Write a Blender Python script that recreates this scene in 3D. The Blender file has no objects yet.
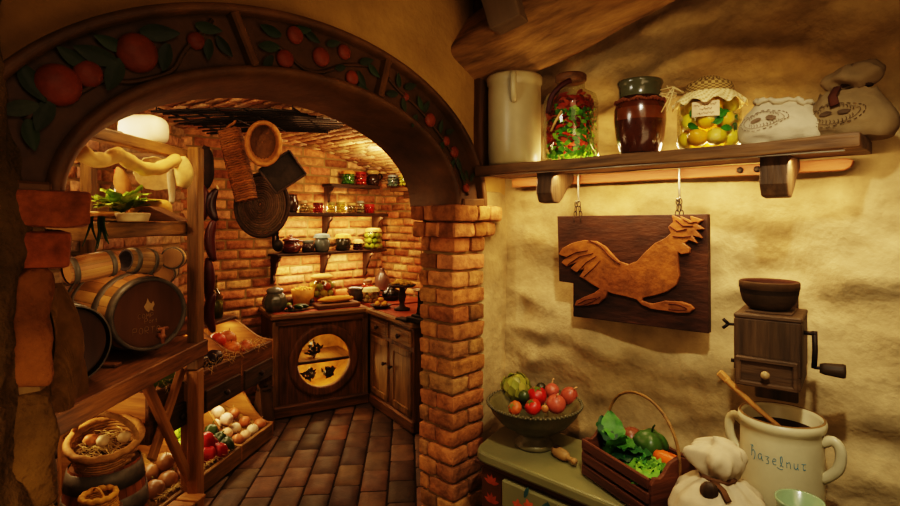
import bpy, bmesh, math, random
from mathutils import Vector, Matrix, noise, Euler
random.seed(7)
C = bpy.context.scene.collection
PI = math.pi
R_ = math.radians

# ------------------------------------------------------------------ the room's axes
# x runs along the plastered wall (room at x > 0, pantry at x < 0), y = 0 is the plastered wall, z is up.
EYE = (1.309, -1.655, 1.5); FW = (-.694, .720); RT = (.720, .694); FPX = 540.0
YAW = math.atan2(.694, .720)                      # the pantry rack and bins stand turned by this angle

def dia(X, Z, h=0.0):
    """a point given along the diagonal axes of the rack and the floor pavers"""
    return Vector((EYE[0]+RT[0]*X+FW[0]*Z, EYE[1]+RT[1]*X+FW[1]*Z, h))

def on(axis, v, px, py):
    """the point of the plane  axis = v  that a photo position measures to"""
    tx = (px-450)/FPX; tz = (219-py)/FPX
    d = (RT[0]*tx+FW[0], RT[1]*tx+FW[1], tz)
    k = (v-EYE[axis])/d[axis]
    return Vector((EYE[0]+k*d[0], EYE[1]+k*d[1], EYE[2]+k*d[2]))

def hexc(h):
    if not isinstance(h, str): return tuple(h)
    h = h.lstrip('#')
    r = [int(h[i:i+2], 16)/255 for i in (0, 2, 4)]
    return tuple(c/12.92 if c <= .04045 else ((c+.055)/1.055)**2.4 for c in r)

def vary(c, a=.15, hue=.04):
    c = hexc(c); k = 1+random.uniform(-a, a)
    return tuple(max(0, x*k*(1+random.uniform(-hue, hue))) for x in c)

def nz(p, s=1.0): return noise.noise(Vector(p)*s)
def fbm(p, s=1.0, o=4): return noise.fractal(Vector(p)*s, 1.0, 2.0, o)

# ------------------------------------------------------------------ materials
def mat(name, col=None, rough=.65, var=.3, ns=14, bump=.25, bs=60, stretch=(1, 1, 1), metal=0, spec=.4,
        trans=0, emit=None, estr=0, weave=0, tint=None, dirt=0, coat=0, sss=0, ior=1.45, alpha=1, bdist=.004):
    m = bpy.data.materials.new(name); m.use_nodes = True
    n = m.node_tree.nodes; l = m.node_tree.links
    b = n['Principled BSDF']
    tc = n.new('ShaderNodeTexCoord'); mp = n.new('ShaderNodeMapping'); mp.inputs['Scale'].default_value = stretch
    l.new(tc.outputs['Object'], mp.inputs['Vector'])
    no = n.new('ShaderNodeTexNoise'); no.inputs['Scale'].default_value = ns; no.inputs['Detail'].default_value = 6; no.inputs['Roughness'].default_value = .62
    l.new(mp.outputs[0], no.inputs['Vector'])
    mr = n.new('ShaderNodeMapRange'); mr.inputs['From Min'].default_value = .25; mr.inputs['From Max'].default_value = .75
    mr.inputs['To Min'].default_value = 1-var; mr.inputs['To Max'].default_value = 1+var
    l.new(no.outputs['Fac'], mr.inputs['Value'])
    if col is None:
        at = n.new('ShaderNodeAttribute'); at.attribute_name = 'Col'; base = at.outputs['Color']
    else:
        rg = n.new('ShaderNodeRGB'); rg.outputs[0].default_value = (*hexc(col), 1); base = rg.outputs[0]
    if tint is not None:
        n2 = n.new('ShaderNodeTexNoise'); n2.inputs['Scale'].default_value = ns*.15; n2.inputs['Detail'].default_value = 4
        l.new(mp.outputs[0], n2.inputs['Vector'])
        r2 = n.new('ShaderNodeMapRange'); r2.inputs['From Min'].default_value = .42; r2.inputs['From Max'].default_value = .66
        l.new(n2.outputs['Fac'], r2.inputs['Value'])
        mx = n.new('ShaderNodeMix'); mx.data_type = 'RGBA'
        l.new(r2.outputs[0], mx.inputs[0]); l.new(base, mx.inputs[6]); mx.inputs[7].default_value = (*hexc(tint), 1)
        base = mx.outputs[2]
    mu = n.new('ShaderNodeVectorMath'); mu.operation = 'SCALE'
    l.new(base, mu.inputs[0]); l.new(mr.outputs[0], mu.inputs['Scale'])
    l.new(mu.outputs[0], b.inputs['Base Color'])
    b.inputs['Roughness'].default_value = rough; b.inputs['Metallic'].default_value = metal
    b.inputs['Specular IOR Level'].default_value = spec; b.inputs['IOR'].default_value = ior
    if trans: b.inputs['Transmission Weight'].default_value = trans
    if coat: b.inputs['Coat Weight'].default_value = coat; b.inputs['Coat Roughness'].default_value = .12
    if sss:
        b.inputs['Subsurface Weight'].default_value = sss; b.inputs['Subsurface Radius'].default_value = (.02, .01, .005)
        b.inputs['Subsurface Scale'].default_value = .5
    if emit is not None:
        b.inputs['Emission Color'].default_value = (*hexc(emit), 1); b.inputs['Emission Strength'].default_value = estr
    if bump:
        nb = n.new('ShaderNodeTexNoise'); nb.inputs['Scale'].default_value = bs; nb.inputs['Detail'].default_value = 5
        l.new(mp.outputs[0], nb.inputs['Vector'])
        hgt = nb.outputs['Fac']
        if weave:
            hs = []
            for ax in range(2):
                w = n.new('ShaderNodeTexWave'); w.bands_direction = ('X', 'Z')[ax]; w.inputs['Scale'].default_value = weave
                w.inputs['Distortion'].default_value = 1.5
                l.new(tc.outputs['Object'], w.inputs['Vector']); hs.append(w.outputs['Fac'])
            ad = n.new('ShaderNodeMath'); ad.operation = 'MULTIPLY'; l.new(hs[0], ad.inputs[0]); l.new(hs[1], ad.inputs[1])
            a2 = n.new('ShaderNodeMath'); a2.operation = 'ADD'; l.new(ad.outputs[0], a2.inputs[0]); l.new(hgt, a2.inputs[1]); hgt = a2.outputs[0]
        bp = n.new('ShaderNodeBump'); bp.inputs['Strength'].default_value = bump; bp.inputs['Distance'].default_value = bdist
        l.new(hgt, bp.inputs['Height']); l.new(bp.outputs[0], b.inputs['Normal'])
    return m

def glassmat(name, col, rough=.03, mixt=.75):
    """thin glass: mostly see-through with a glossy skin"""
    m = bpy.data.materials.new(name); m.use_nodes = True
    n = m.node_tree.nodes; l = m.node_tree.links; n.clear()
    o = n.new('ShaderNodeOutputMaterial'); t = n.new('ShaderNodeBsdfTransparent'); g = n.new('ShaderNodeBsdfGlossy')
    t.inputs[0].default_value = (*hexc(col), 1); g.inputs['Roughness'].default_value = rough
    lw = n.new('ShaderNodeLayerWeight'); lw.inputs['Blend'].default_value = .25
    r = n.new('ShaderNodeMapRange'); r.inputs['To Min'].default_value = .04; r.inputs['To Max'].default_value = .6
    l.new(lw.outputs['Facing'], r.inputs['Value'])
    mx = n.new('ShaderNodeMixShader'); l.new(r.outputs[0], mx.inputs[0]); l.new(t.outputs[0], mx.inputs[1]); l.new(g.outputs[0], mx.inputs[2])
    l.new(mx.outputs[0], o.inputs[0])
    return m

MT = {}
def woods(key, col, var=.62, rough=.6, tint=None, spec=.35, bump=.35):
    for i, ax in enumerate('xyz'):
        st = [1, 1, 1]; st[i] = .09
        MT[key+'_'+ax] = mat(key+'_'+ax, col, rough, var, 55, bump*1.6, 110, st, spec=spec, tint=tint)
woods('oak_dark', '#6e4a22', tint='#4a3014')
woods('oak_black', '#3c2814', tint='#22160a')
woods('pine', '#a87a3c', tint='#805422', var=.4)
woods('oak', '#80602f', tint='#5c401a')
woods('rail', '#945e30', var=.35, tint='#784824')
woods('shelf', '#6e5230', tint='#4a341a')
woods('walnut', '#4e3b24', var=.6, tint='#30230f')
woods('cratewood', '#5a341c', var=.5, tint='#3e2210')
woods('barrelwood', '#8a6234', var=.35, tint='#5c3d1c')
MT['plaster'] = mat('plaster', '#ab966c', .92, .38, 9, 1.0, 34, tint='#8c7448', spec=.15, bdist=.006)
MT['plaster_warm'] = mat('plaster_warm', '#a8874c', .92, .25, 5, .8, 45, tint='#6e5024', spec=.15, bdist=.006)
MT['stone'] = mat('rough_stone', None, .95, .5, 9, 1.0, 38, spec=.12, bdist=.015)
MT['brick'] = mat('brick', None, .9, .55, 26, 1.0, 80, spec=.15, bdist=.005)
MT['mortar'] = mat('mortar', '#8c7348', .97, .3, 12, .8, 80, spec=.1)
MT['mortar_dark'] = mat('mortar_dark', '#2c2014', .97, .4, 12, .8, 80, spec=.1)
MT['paver'] = mat('paver', None, .62, .45, 9, .5, 60, spec=.35)
MT['carve'] = mat('carved_wood', '#5c4020', .55, .35, 14, .4, 50, (1, 1, 1), tint='#3e2a12', spec=.35)
MT['carve_rim'] = mat('carved_rim', '#6c4c24', .5, .35, 14, .4, 50, (1, 1, 1), tint='#4a3216', spec=.35)
MT['paint'] = mat('painted_colours', None, .5, .3, 24, .3, 60, spec=.35)
MT['matte'] = mat('matte_colours', None, .8, .25, 30, .35, 90, spec=.2)
MT['glaze'] = mat('glaze', None, .22, .2, 10, .1, 40, spec=.5, coat=.3)
MT['skin'] = mat('vegetable_skin', None, .35, .18, 25, .12, 50, spec=.45)
MT['leafy'] = mat('leafy', None, .5, .35, 30, .5, 60, spec=.3)
MT['stoneware'] = mat('stoneware', '#b3a57e', .35, .12, 9, .12, 40, tint='#9a8a60', spec=.4)
MT['cream_glaze'] = mat('cream_glaze', '#bfb692', .36, .14, 10, .08, 40, tint='#aba07c', spec=.45)
MT['brown_glaze'] = mat('brown_glaze', None, .2, .3, 30, .15, 60, spec=.55, coat=.4)
MT['cloth'] = mat('linen', '#b8a98a', .95, .14, 20, .4, 300, spec=.1, weave=180)
MT['cloth_dark'] = mat('linen_dark', '#7c6848', .95, .18, 20, .4, 300, spec=.1, weave=180)
MT['burlap'] = mat('burlap', '#8a6a34', .97, .3, 25, .6, 200, spec=.08, weave=120)
MT['wicker'] = mat('wicker', None, .75, .35, 40, .4, 90, spec=.25)
MT['iron'] = mat('iron', '#2c241a', .55, .4, 30, .4, 80, metal=.6, spec=.4)
MT['zinc'] = mat('zinc', '#a39a88', .38, .2, 30, .15, 80, metal=.9)
MT['hoop'] = mat('barrel_hoop', '#5e584c', .55, .4, 20, .3, 60, metal=.3)
MT['sage'] = mat('sage_paint', '#75714c', .42, .14, 9, .15, 40, tint='#6c6a40', spec=.4)
MT['sage_dark'] = mat('brown_paint', '#4a2a12', .5, .3, 14, .25, 40, spec=.35)
MT['glass'] = glassmat('clear_glass', '#eef0e2')
MT['glass_green'] = glassmat('green_glass', '#b9c08a')
MT['led'] = mat('led_strip', '#fff0d0', .5, 0, 5, 0, emit='#ffd9a0', estr=9)
MT['redtop'] = mat('red_counter', '#a2502c', .5, .3, 16, .25, 60, tint='#7a3416', spec=.4)
MT['gold'] = mat('golden_lining', '#b98a3a', .7, .5, 12, .4, 40, tint='#6a4a18')
MT['white'] = mat('white_enamel', '#e8dcc0', .5, .08, 10, .1, 40)
MT['straw'] = mat('straw', '#c9ad6c', .8, .3, 30, .1, 60)

# ------------------------------------------------------------------ mesh building
class MB:
    def __init__(s, col='#888888'):
        s.v = []; s.f = []; s.c = []; s.s = []; s.col = hexc(col); s.M = Matrix.Identity(4)
    def put(s, vs, fs, smooth=True, col=None, cols=None):
        o = len(s.v); M = s.M
        s.v.extend([M @ Vector(p) for p in vs])
        c = s.col if col is None else hexc(col)
        for i, f in enumerate(fs):
            s.f.append([o+k for k in f]); s.c.append(cols[i] if cols else c); s.s.append(smooth)
    def at(s, loc=(0, 0, 0), rot=(0, 0, 0), sc=None):
        M = Matrix.Translation(loc) @ Euler(rot).to_matrix().to_4x4()
        if sc is not None: M = M @ Matrix.Diagonal((*sc, 1))
        s.M = M; return s
    def box(s, c, d, bev=.003, col=None, rot=None):
        hx, hy, hz = d[0]/2, d[1]/2, d[2]/2
        b = min(bev, hx*.49, hy*.49, hz*.49)
        vs = []; idx = {}
        for sx in (-1, 1):
            for sy in (-1, 1):
                for sz in (-1, 1):
                    for a in range(3):
                        p = [sx*(hx-(b if a != 0 else 0)), sy*(hy-(b if a != 1 else 0)), sz*(hz-(b if a != 2 else 0))]
                        idx[(sx, sy, sz, a)] = len(vs); vs.append(p)
        fs = []
        g = lambda *k: idx[k]
        for sg in (-1, 1):
            q = [[g(sg, y, z, 0) for y, z in ((-1, -1), (1, -1), (1, 1), (-1, 1))],
                 [g(x, sg, z, 1) for x, z in ((-1, -1), (-1, 1), (1, 1), (1, -1))],
                 [g(x, y, sg, 2) for x, y in ((-1, -1), (1, -1), (1, 1), (-1, 1))]]
            for f in q: fs.append(f if sg > 0 else f[::-1])
        for s1 in (-1, 1):
            for s2 in (-1, 1):
                e = [[g(s1, s2, -1, 0), g(s1, s2, -1, 1), g(s1, s2, 1, 1), g(s1, s2, 1, 0)],
                     [g(s1, -1, s2, 0), g(s1, 1, s2, 0), g(s1, 1, s2, 2), g(s1, -1, s2, 2)],
                     [g(-1, s1, s2, 1), g(-1, s1, s2, 2), g(1, s1, s2, 2), g(1, s1, s2, 1)]]
                for f in e: fs.append(f if s1*s2 > 0 else f[::-1])
        for sx in (-1, 1):
            for sy in (-1, 1):
                for sz in (-1, 1):
                    f = [g(sx, sy, sz, a) for a in range(3)]
                    fs.append(f if sx*sy*sz > 0 else f[::-1])
        if rot is not None:
            m = Euler(rot).to_matrix(); vs = [m @ Vector(p) for p in vs]
        vs = [Vector(p)+Vector(c) for p in vs]
        s.put(vs, fs, False, col); return s
    def rbox(s, c, d, r=.01, n=5, amp=0, nsc=20, col=None, rot=None, warp=None):
        """rounded, lumpy block"""
        H = [x/2 for x in d]; rr = min(r, *[h*.95 for h in H])
        m = Euler(rot).to_matrix() if rot is not None else None
        ts = [-1+2*i/n for i in range(n+1)]
        for ax in range(3):
            a, b = (ax+1) % 3, (ax+2) % 3
            for sg in (-1, 1):
                vs = []
                for i in ts:
                    for j in ts:
                        p = [0, 0, 0]; p[ax] = sg*H[ax]; p[a] = math.sin(i*PI/2)*H[a] if n > 3 else i*H[a]; p[b] = math.sin(j*PI/2)*H[b] if n > 3 else j*H[b]
                        q = Vector([max(-h+rr, min(h-rr, x)) for x, h in zip(p, H)])
                        dlt = Vector(p)-q
                        if dlt.length > 1e-9: q = q+dlt.normalized()*rr
                        if warp: q = warp(q)
                        if m is not None: q = m @ q
                        q = q+Vector(c)
                        if amp: q = q+noise.noise_vector(q*nsc)*amp
                        vs.append(q)
                k = n+1
                fs = [[x*k+y, (x+1)*k+y, (x+1)*k+y+1, x*k+y+1] for x in range(n) for y in range(n)]
                if sg < 0: fs = [f[::-1] for f in fs]
                s.put(vs, fs, True, col)
        return s
    def lathe(s, prof, seg=28, col=None, wob=None, cols=None, arc=1.0):
        """prof: list of (radius, z); wob(angle, z, r) -> r"""
        vs = []; fs = []; cl = []
        full = arc >= .999
        ns_ = seg if full else seg+1
        for r, z in prof:
            for k in range(ns_):
                a = 2*PI*arc*k/seg
                rr = wob(a, z, r) if wob else r
                vs.append((rr*math.cos(a), rr*math.sin(a), z))
        for i in range(len(prof)-1):
            for k in range(seg):
                k2 = (k+1) % ns_
                fs.append([i*ns_+k, i*ns_+k2, (i+1)*ns_+k2, (i+1)*ns_+k]); cl.append(hexc(cols[i]) if cols else None)
        if cols: s.put(vs, fs, True, cols=cl)
        else: s.put(vs, fs, True, col)
        return s
    def ball(s, c, r, seg=14, rings=9, col=None, fn=None, rot=None):
        if not hasattr(r, '__len__'): r = (r, r, r)
        vs = []; fs = []
        m = Euler(rot).to_matrix() if rot is not None else None
        for i in range(rings+1):
            th = PI*i/rings
            for k in range(seg):
                a = 2*PI*k/seg
                p = Vector((math.sin(th)*math.cos(a), math.sin(th)*math.sin(a), -math.cos(th)))
                if fn: p = p*fn(p, a, th)
                p = Vector((p.x*r[0], p.y*r[1], p.z*r[2]))
                if m is not None: p = m @ p
                vs.append(p+Vector(c))
        for i in range(rings):
            for k in range(seg):
                k2 = (k+1) % seg
                fs.append([i*seg+k, i*seg+k2, (i+1)*seg+k2, (i+1)*seg+k])
        s.put(vs, fs, True, col); return s
    def tube(s, pts, r, seg=7, col=None, closed=False, flat=None):
        P = [Vector(p) for p in pts]; n = len(P)
        if 4 <= n <= 10 and not closed:            # few points: round the path
            Q = []
            for i in range(n-1):
                a, b, c_, d = P[max(i-1, 0)], P[i], P[i+1], P[min(i+2, n-1)]
                for q in (0, .25, .5, .75):
                    Q.append(.5*((2*b)+(c_-a)*q+(2*a-5*b+4*c_-d)*q*q+(3*b-a-3*c_+d)*q**3))
            P = Q+[P[-1]]; n = len(P)
        rs = [r(i/(n-1)) if callable(r) else r for i in range(n)]
        T = []
        for i in range(n):
            a = P[(i-1) % n] if closed else P[max(i-1, 0)]; b = P[(i+1) % n] if closed else P[min(i+1, n-1)]
            t = b-a; T.append(t.normalized() if t.length > 1e-9 else Vector((0, 0, 1)))
        up = Vector((0, 0, 1)) if abs(T[0].z) < .9 else Vector((1, 0, 0))
        N = (up-T[0]*up.dot(T[0])).normalized(); vs = []
        for i in range(n):
            N = N-T[i]*N.dot(T[i]); N.normalize(); B = T[i].cross(N)
            for k in range(seg):
                a = 2*PI*k/seg
                vs.append(P[i]+N*(math.cos(a)*rs[i]*(flat or 1))+B*(math.sin(a)*rs[i]))
        fs = []
        for i in range(n if closed else n-1):
            j = (i+1) % n
            for k in range(seg):
                k2 = (k+1) % seg
                fs.append([i*seg+k, i*seg+k2, j*seg+k2, j*seg+k])
        if not closed:
            fs.append(list(range(seg))[::-1]); fs.append([(n-1)*seg+k for k in range(seg)])
        s.put(vs, fs, True, col); return s
    def grid(s, fn, nu, nv, col=None, smooth=True, colf=None, flip=False):
        vs = [fn(i/nu, j/nv) for i in range(nu+1) for j in range(nv+1)]
        k = nv+1
        fs = [[i*k+j, (i+1)*k+j, (i+1)*k+j+1, i*k+j+1] for i in range(nu) for j in range(nv)]
        if flip: fs = [f[::-1] for f in fs]
        cl = [hexc(colf((i+.5)/nu, (j+.5)/nv)) for i in range(nu) for j in range(nv)] if colf else None
        s.put(vs, fs, smooth, col, cl); return s
    def prism(s, poly, y0, y1, col=None, smooth=False):
        """2-D outline (x, z) pulled from y0 to y1"""
        n = len(poly)
        vs = [(p[0], y0, p[1]) for p in poly]+[(p[0], y1, p[1]) for p in poly]
        fs = [list(range(n)), [n+i for i in range(n)][::-1]]+[[i, n+i, n+(i+1) % n, (i+1) % n] for i in range(n)]
        s.put(vs, fs, smooth, col); return s
    def leaf(s, base, dirv, up, L, W, bend=.3, col=None, n=7, fold=.25, wav=0):
        d = Vector(dirv).normalized(); u = Vector(up); u = (u-d*u.dot(d)).normalized(); sd = d.cross(u)
        b = Vector(base)
        def fn(t, q):
            w = W*math.sin(PI*min(1, t*.92+.06))**.8*(1-.25*t); x = (q-.5)*2
            return b+d*(L*t*(1-.2*bend*t))+sd*(x*w)+u*(-bend*L*t*t+abs(x)*w*fold+wav*math.sin(t*17+x*4)*abs(x))
        s.grid(fn, n, 4, col); return s
    def build(s, name, m, parent=None, loc=(0, 0, 0), rot=(0, 0, 0), label=None, cat=None, group=None, kind=None, bevel=0, sub=0):
        me = bpy.data.meshes.new(name); me.from_pydata([tuple(v) for v in s.v], [], s.f)
        me.polygons.foreach_set('use_smooth', s.s)
        at = me.attributes.new('Col', 'FLOAT_COLOR', 'CORNER')
        buf = []
        for f, c in zip(s.f, s.c): buf.extend([c[0], c[1], c[2], 1.0]*len(f))
        at.data.foreach_set('color', buf)
        me.update()
        bm = bmesh.new(); bm.from_mesh(me); bmesh.ops.recalc_face_normals(bm, faces=bm.faces); bm.to_mesh(me); bm.free()
        me.materials.append(MT[m] if isinstance(m, str) else m)
        o = bpy.data.objects.new(name, me); C.objects.link(o)
        o.location = loc; o.rotation_euler = rot
        if parent is not None: o.parent = parent
        if bevel:
            md = o.modifiers.new('edge', 'BEVEL'); md.width = bevel; md.segments = 2; md.limit_method = 'ANGLE'; md.angle_limit = R_(40)
        if sub:
            md = o.modifiers.new('sub', 'SUBSURF'); md.levels = md.render_levels = sub
        tag(o, label, cat, group, kind)
        return o

def tag(o, label=None, cat=None, group=None, kind=None):
    if label: o['label'] = label
    if cat: o['category'] = cat
    if group: o['group'] = group
    if kind: o['kind'] = kind
    return o

def thing(name, label, cat, loc=(0, 0, 0), rz=0, group=None):
    o = bpy.data.objects.new(name, None); C.objects.link(o); o.empty_display_size = .05
    o.location = loc; o.rotation_euler = (0, 0, rz) if not hasattr(rz, '__len__') else rz
    return tag(o, label, cat, group)

def copy_tree(o, loc=None, rot=None, label=None, sc=None):
    c = o.copy(); C.objects.link(c)
    for ch in list(o.children):
        d = ch.copy(); C.objects.link(d); d.parent = c
        for g in list(ch.children):
            e = g.copy(); C.objects.link(e); e.parent = d
    if loc is not None: c.location = loc
    if rot is not None: c.rotation_euler = rot if hasattr(rot, '__len__') else (0, 0, rot)
    if sc is not None: c.scale = (sc, sc, sc) if not hasattr(sc, '__len__') else sc
    if label: c['label'] = label
    return c

def bricks(mb, fn, U, V, bw, bh, gap, dep, cols, amp=.003, half=True, jit=.15, keep=None, cvar=.25, uoff=0):
    """courses of bricks on a surface  fn(u, v, height) -> point"""
    us = (0, .06, .35, .65, .94, 1); hs = (0, .85, 1, 1, .85, 0)
    r = 0; v = V[0]
    while v < V[1]-bh*.3:
        v1 = v+bh-gap
        u = U[0]-uoff-(bw*.5 if (half and r % 2) else 0)-random.uniform(0, jit*bw)
        while u < U[1]:
            w = bw*random.uniform(1-jit, 1+jit); ua = max(u, U[0]); ub = min(u+w-gap, U[1])
            if ub-ua > bw*.15 and (keep is None or keep((ua+ub)/2, (v+v1)/2)):
                col = vary(random.choice(cols), cvar, .08); sd = random.uniform(0, 99); dd = dep*random.uniform(.75, 1.15)
                vs = []
                for i, a in enumerate(us):
                    for j, b_ in enumerate(us):
                        uu = ua+(ub-ua)*a; vv = v+(v1-v)*b_
                        h = dd*min(hs[i], hs[j])+(amp*nz((uu*30+sd, vv*30, sd)) if 0 < i < 5 and 0 < j < 5 else 0)
                        e = amp*.8*nz((uu*18, vv*18, sd+5))
                        vs.append(fn(uu+e, vv+e, h))
                fs = [[i*6+j, (i+1)*6+j, (i+1)*6+j+1, i*6+j+1] for i in range(5) for j in range(5)]
                mb.put(vs, fs, True, col)
            u += w
        v += bh; r += 1
# ================================================================== THE SETTING
# floor: clay pavers laid along the diagonal
mb = MB(); mb.put([(-3.2, -2.6, -.012), (2.8, -2.6, -.012), (2.8, 1.8, -.012), (-3.2, 1.8, -.012)], [[0, 1, 2, 3]], False)
floor = mb.build('floor', 'mortar_dark', kind='structure')
mb = MB()
def pave(u, v, h): return dia(v*.997-(u-3)*.078, 3+(u-3)*.997+v*.078, h-.012)
bricks(mb, pave, (.9, 4.75), (-2.2, 1.2), .25, .155, .012, .012,
       ['#4a3826', '#554028', '#5f4630', '#40301f', '#66482c', '#4e3a24'], amp=.003, jit=.06,
       keep=lambda u, v: -2.85 < pave(u, v, 0).x < .3 and pave(u, v, 0).y < 1.6)
mb.build('floor_pavers', 'paver', floor, kind='structure')

# plastered wall on the right, lumpy
def lump(x, z):
    a = fbm((x*1.3, 3.1, z*2.6), 1.6, 3)*.044
    b = abs(nz((x*1.8+4, z*3.8, 9.3), 1.7))*.052
    return a-b+nz((x, z, 2.2), 17)*.003
mb = MB()
mb.grid(lambda a, b: Vector((-.03+2.7*a, .020-lump(-.03+2.7*a, 2.75*b)*(.4 if -.03+2.7*a < .05 else 1), 2.75*b)), 210, 220)
mb.build('wall_right', 'plaster', kind='structure')

# ---- arch wall (x = 0): outline numbers of the opening
AC, AZ = -.85, 1.545
def ell(t, a, b): return AC-a*math.cos(t), AZ+b*math.sin(t)
def archwall(x, flip):
    mb = MB()
    Y0, Y1, Z1 = -2.3, .03, 2.75
    def fn(a, b):
        t = PI*a
        y0, z0 = ell(t, .738, .498); y0 -= .022
        dy, dz = y0-AC, z0-AZ
        k = 1e9
        if dy < -1e-6: k = min(k, (Y0-AC)/dy)
        if dy > 1e-6: k = min(k, (Y1-AC)/dy)
        if dz > 1e-6: k = min(k, (Z1-AZ)/dz)
        s_ = 1+(k-1)*b
        y, z = AC+dy*s_, AZ+dz*s_
        n_ = fbm((y*2, z*2, 7), 1.3, 3)*.014
        return Vector((x+(n_ if not flip else -n_), y, z))
    mb.grid(fn, 90, 26)
    return mb
archwall(-.012, False).build('wall_front', 'plaster_warm', kind='structure')
archwall(-.20, True).build('wall_front', 'mortar', kind='structure')
# plaster return between brick pillar and corner
mb = MB(); mb.rbox((-.10, -.05, .80), (.19, .20, 1.62), .03, 8, .010, 5); mb.build('wall_front', 'plaster', kind='structure')

# carved timber arch
mbs = {k: MB() for k in ('panel', 'rim')}
def section(t, prof):
    out = []
    for s_, x in prof:
        a = .57+(.735-.57)*s_; b = .335+(.495-.335)*s_
        y, z = ell(t, a, b); out.append(Vector((x, y-.022*s_, z)))
    return out
def sweep(mb, prof, t0=0, t1=PI, n=72):
    P = [section(t0+(t1-t0)*i/n, prof) for i in range(n+1)]; k = len(prof)
    mb.put([p for q in P for p in q], [[i*k+j, (i+1)*k+j, (i+1)*k+j+1, i*k+j+1] for i in range(n) for j in range(k-1)], True)
arch = thing('carved_arch', 'dark carved wooden arch over the pantry opening, painted with oranges and leaves', 'arch', (0, AC, AZ))
L0 = Vector((0, AC, AZ))
def loc(mb):
    mb.v = [v-L0 for v in mb.v]; return mb
mb = MB(); sweep(mb, [(-.17, -.20), (-.15, -.14), (-.10, -.05), (-.03, .012), (.04, .030), (.11, .026), (.14, .006)]); loc(mb).build('inner_moulding', 'carve_rim', arch)
mb = MB(); sweep(mb, [(.12, .006), (.5, .008), (.88, .006)]); loc(mb).build('carved_panel', 'carve', arch)
mb = MB(); sweep(mb, [(.86, .004), (.865, .030), (.90, .040), (.97, .040), (1.0, .030), (1.01, -.03)]); loc(mb).build('outer_rim', 'carve_rim', arch)
def divider(t, w=.022):
    mb = MB(); a, b = section(t, [(.1, .02), (.9, .02)])
    d = (b-a); L = d.length; ang = math.atan2(d.z, d.y)
    mb.box((a+b)/2, (.036, L, w), .005, rot=(ang, 0, 0)); loc(mb).build('divider', 'carve_rim', arch)
def t_of(px, py):
    p = on(0, 0, px, py); return PI-math.atan2((p.z-AZ)/.42, (p.y-AC)/.64) if True else 0
for px, py in ((244, 38), (378, 82)): divider(t_of(px, py))
for t in (.03, PI-.03): divider(t, .03)
FR = [(58, 85, .042), (88, 74, .028), (137, 53, .043), (196, 41, .021), (295, 35, .024), (285, 59, .025), (321, 57, .027), (344, 52, .022), (352, 78, .022),
      (406, 97, .013), (430, 120, .024), (446, 141, .017), (454, 152, .021), (466, 188, .016)]
for px, py, r in FR:
    p = on(0, .012, px, py); mb = MB('#7a3818'); mb.ball(p-L0, (r*.55, r, r), 16, 10, vary('#7c3a18', .15)); mb.build('carved_orange', 'paint', arch)
LV = [(30, 80, -60, .075), (45, 112, -110, .07), (22, 108, 200, .065), (30, 132, -80, .06), (100, 57, 170, .08), (115, 72, -110, .075), (113, 45, 165, .06), (155, 33, 10, .08), (165, 55, -100, .065), (205, 28, 0, .06), (222, 45, -50, .055), (208, 48, -95, .05), (75, 60, 150, .06),
      (272, 32, 170, .06), (270, 47, 190, .06), (310, 36, -30, .05), (331, 44, 20, .045), (300, 30, 10, .05), (364, 62, 20, .05), (372, 70, -40, .05), (340, 68, 200, .04), (268, 62, 240, .05), (360, 78, -60, .05), (362, 88, -30, .045),
      (392, 94, 190, .05), (398, 82, 100, .045), (408, 87, 20, .05), (403, 104, -80, .045), (420, 105, 120, .05), (414, 120, 240, .05), (425, 108, 60, .045), (440, 128, 80, .045), (448, 132, 20, .04), (441, 146, 240, .04), (458, 164, -70, .05), (452, 164, 240, .045), (462, 176, -60, .04), (471, 178, 60, .04), (466, 176, 110, .035)]
for px, py, ang, L in LV:
    p = on(0, .014, px, py)-L0; a = R_(ang); d = Vector((0, math.cos(a), math.sin(a)))
    mb = MB(); mb.leaf(p-d*L*.4+Vector((.006, 0, 0)), d, (1, 0, 0), L, L*.27, -.06, vary('#2e3a20', .25, .12), 8, -.25); mb.build('carved_leaf', 'paint', arch)
for pts in ([(25, 120), (45, 105), (75, 95), (105, 80), (130, 82), (170, 72), (185, 50), (212, 20)], [(262, 45), (280, 48), (303, 68), (322, 72), (345, 65), (370, 66)], [(388, 78), (400, 92), (418, 108), (436, 130), (450, 150), (460, 172), (468, 195)]):
    mb = MB(); mb.tube([on(0, .012, *q)-L0 for q in pts], .0055, 6, '#4a3214'); mb.build('carved_stem', 'paint', arch)

# brick pillar, real bricks
def pillar_bricks(mb, x0, x1, y0, y1, z0, pitch, n, out):
    """courses wrapped round the corner (x1, y0)"""
    for k in range(n):
        z = z0+pitch*(k+.5); h = pitch-.010; e = random.uniform(-.003, .003)
        fl = .0 + .02*max(0, 1-k/6)
        if k % 2:
            segs = [(x1-.085, x1, y0, y1), (x0, x1-.092, y0, y0+.09)]
        else:
            segs = [(x1-.125, x1, y0, y0+.082), (x1-.085, x1, y0+.092, y1), (x0, x1-.133, y0, y0+.09)]
        for a, b, c_, d in segs:
            col = vary(random.choice(out), .2, .07)
            mb.rbox(((a+b)/2+e, (c_+d)/2+e, z), (b-a+fl*.3, d-c_, h), .007, 5, .0045, 28, col)
REDS = ['#a4703e', '#b07a46', '#926036', '#9c7444', '#b88450', '#865c36']
mb = MB(); mb.box((-.09, -.20, .78), (.155, .145, 1.50), .004)
pil = mb.build('brick_pillar', 'mortar', kind='structure')
mb = MB(); pillar_bricks(mb, -.170, .004, -.284, -.115, .0, .0626, 23, REDS)
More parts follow.
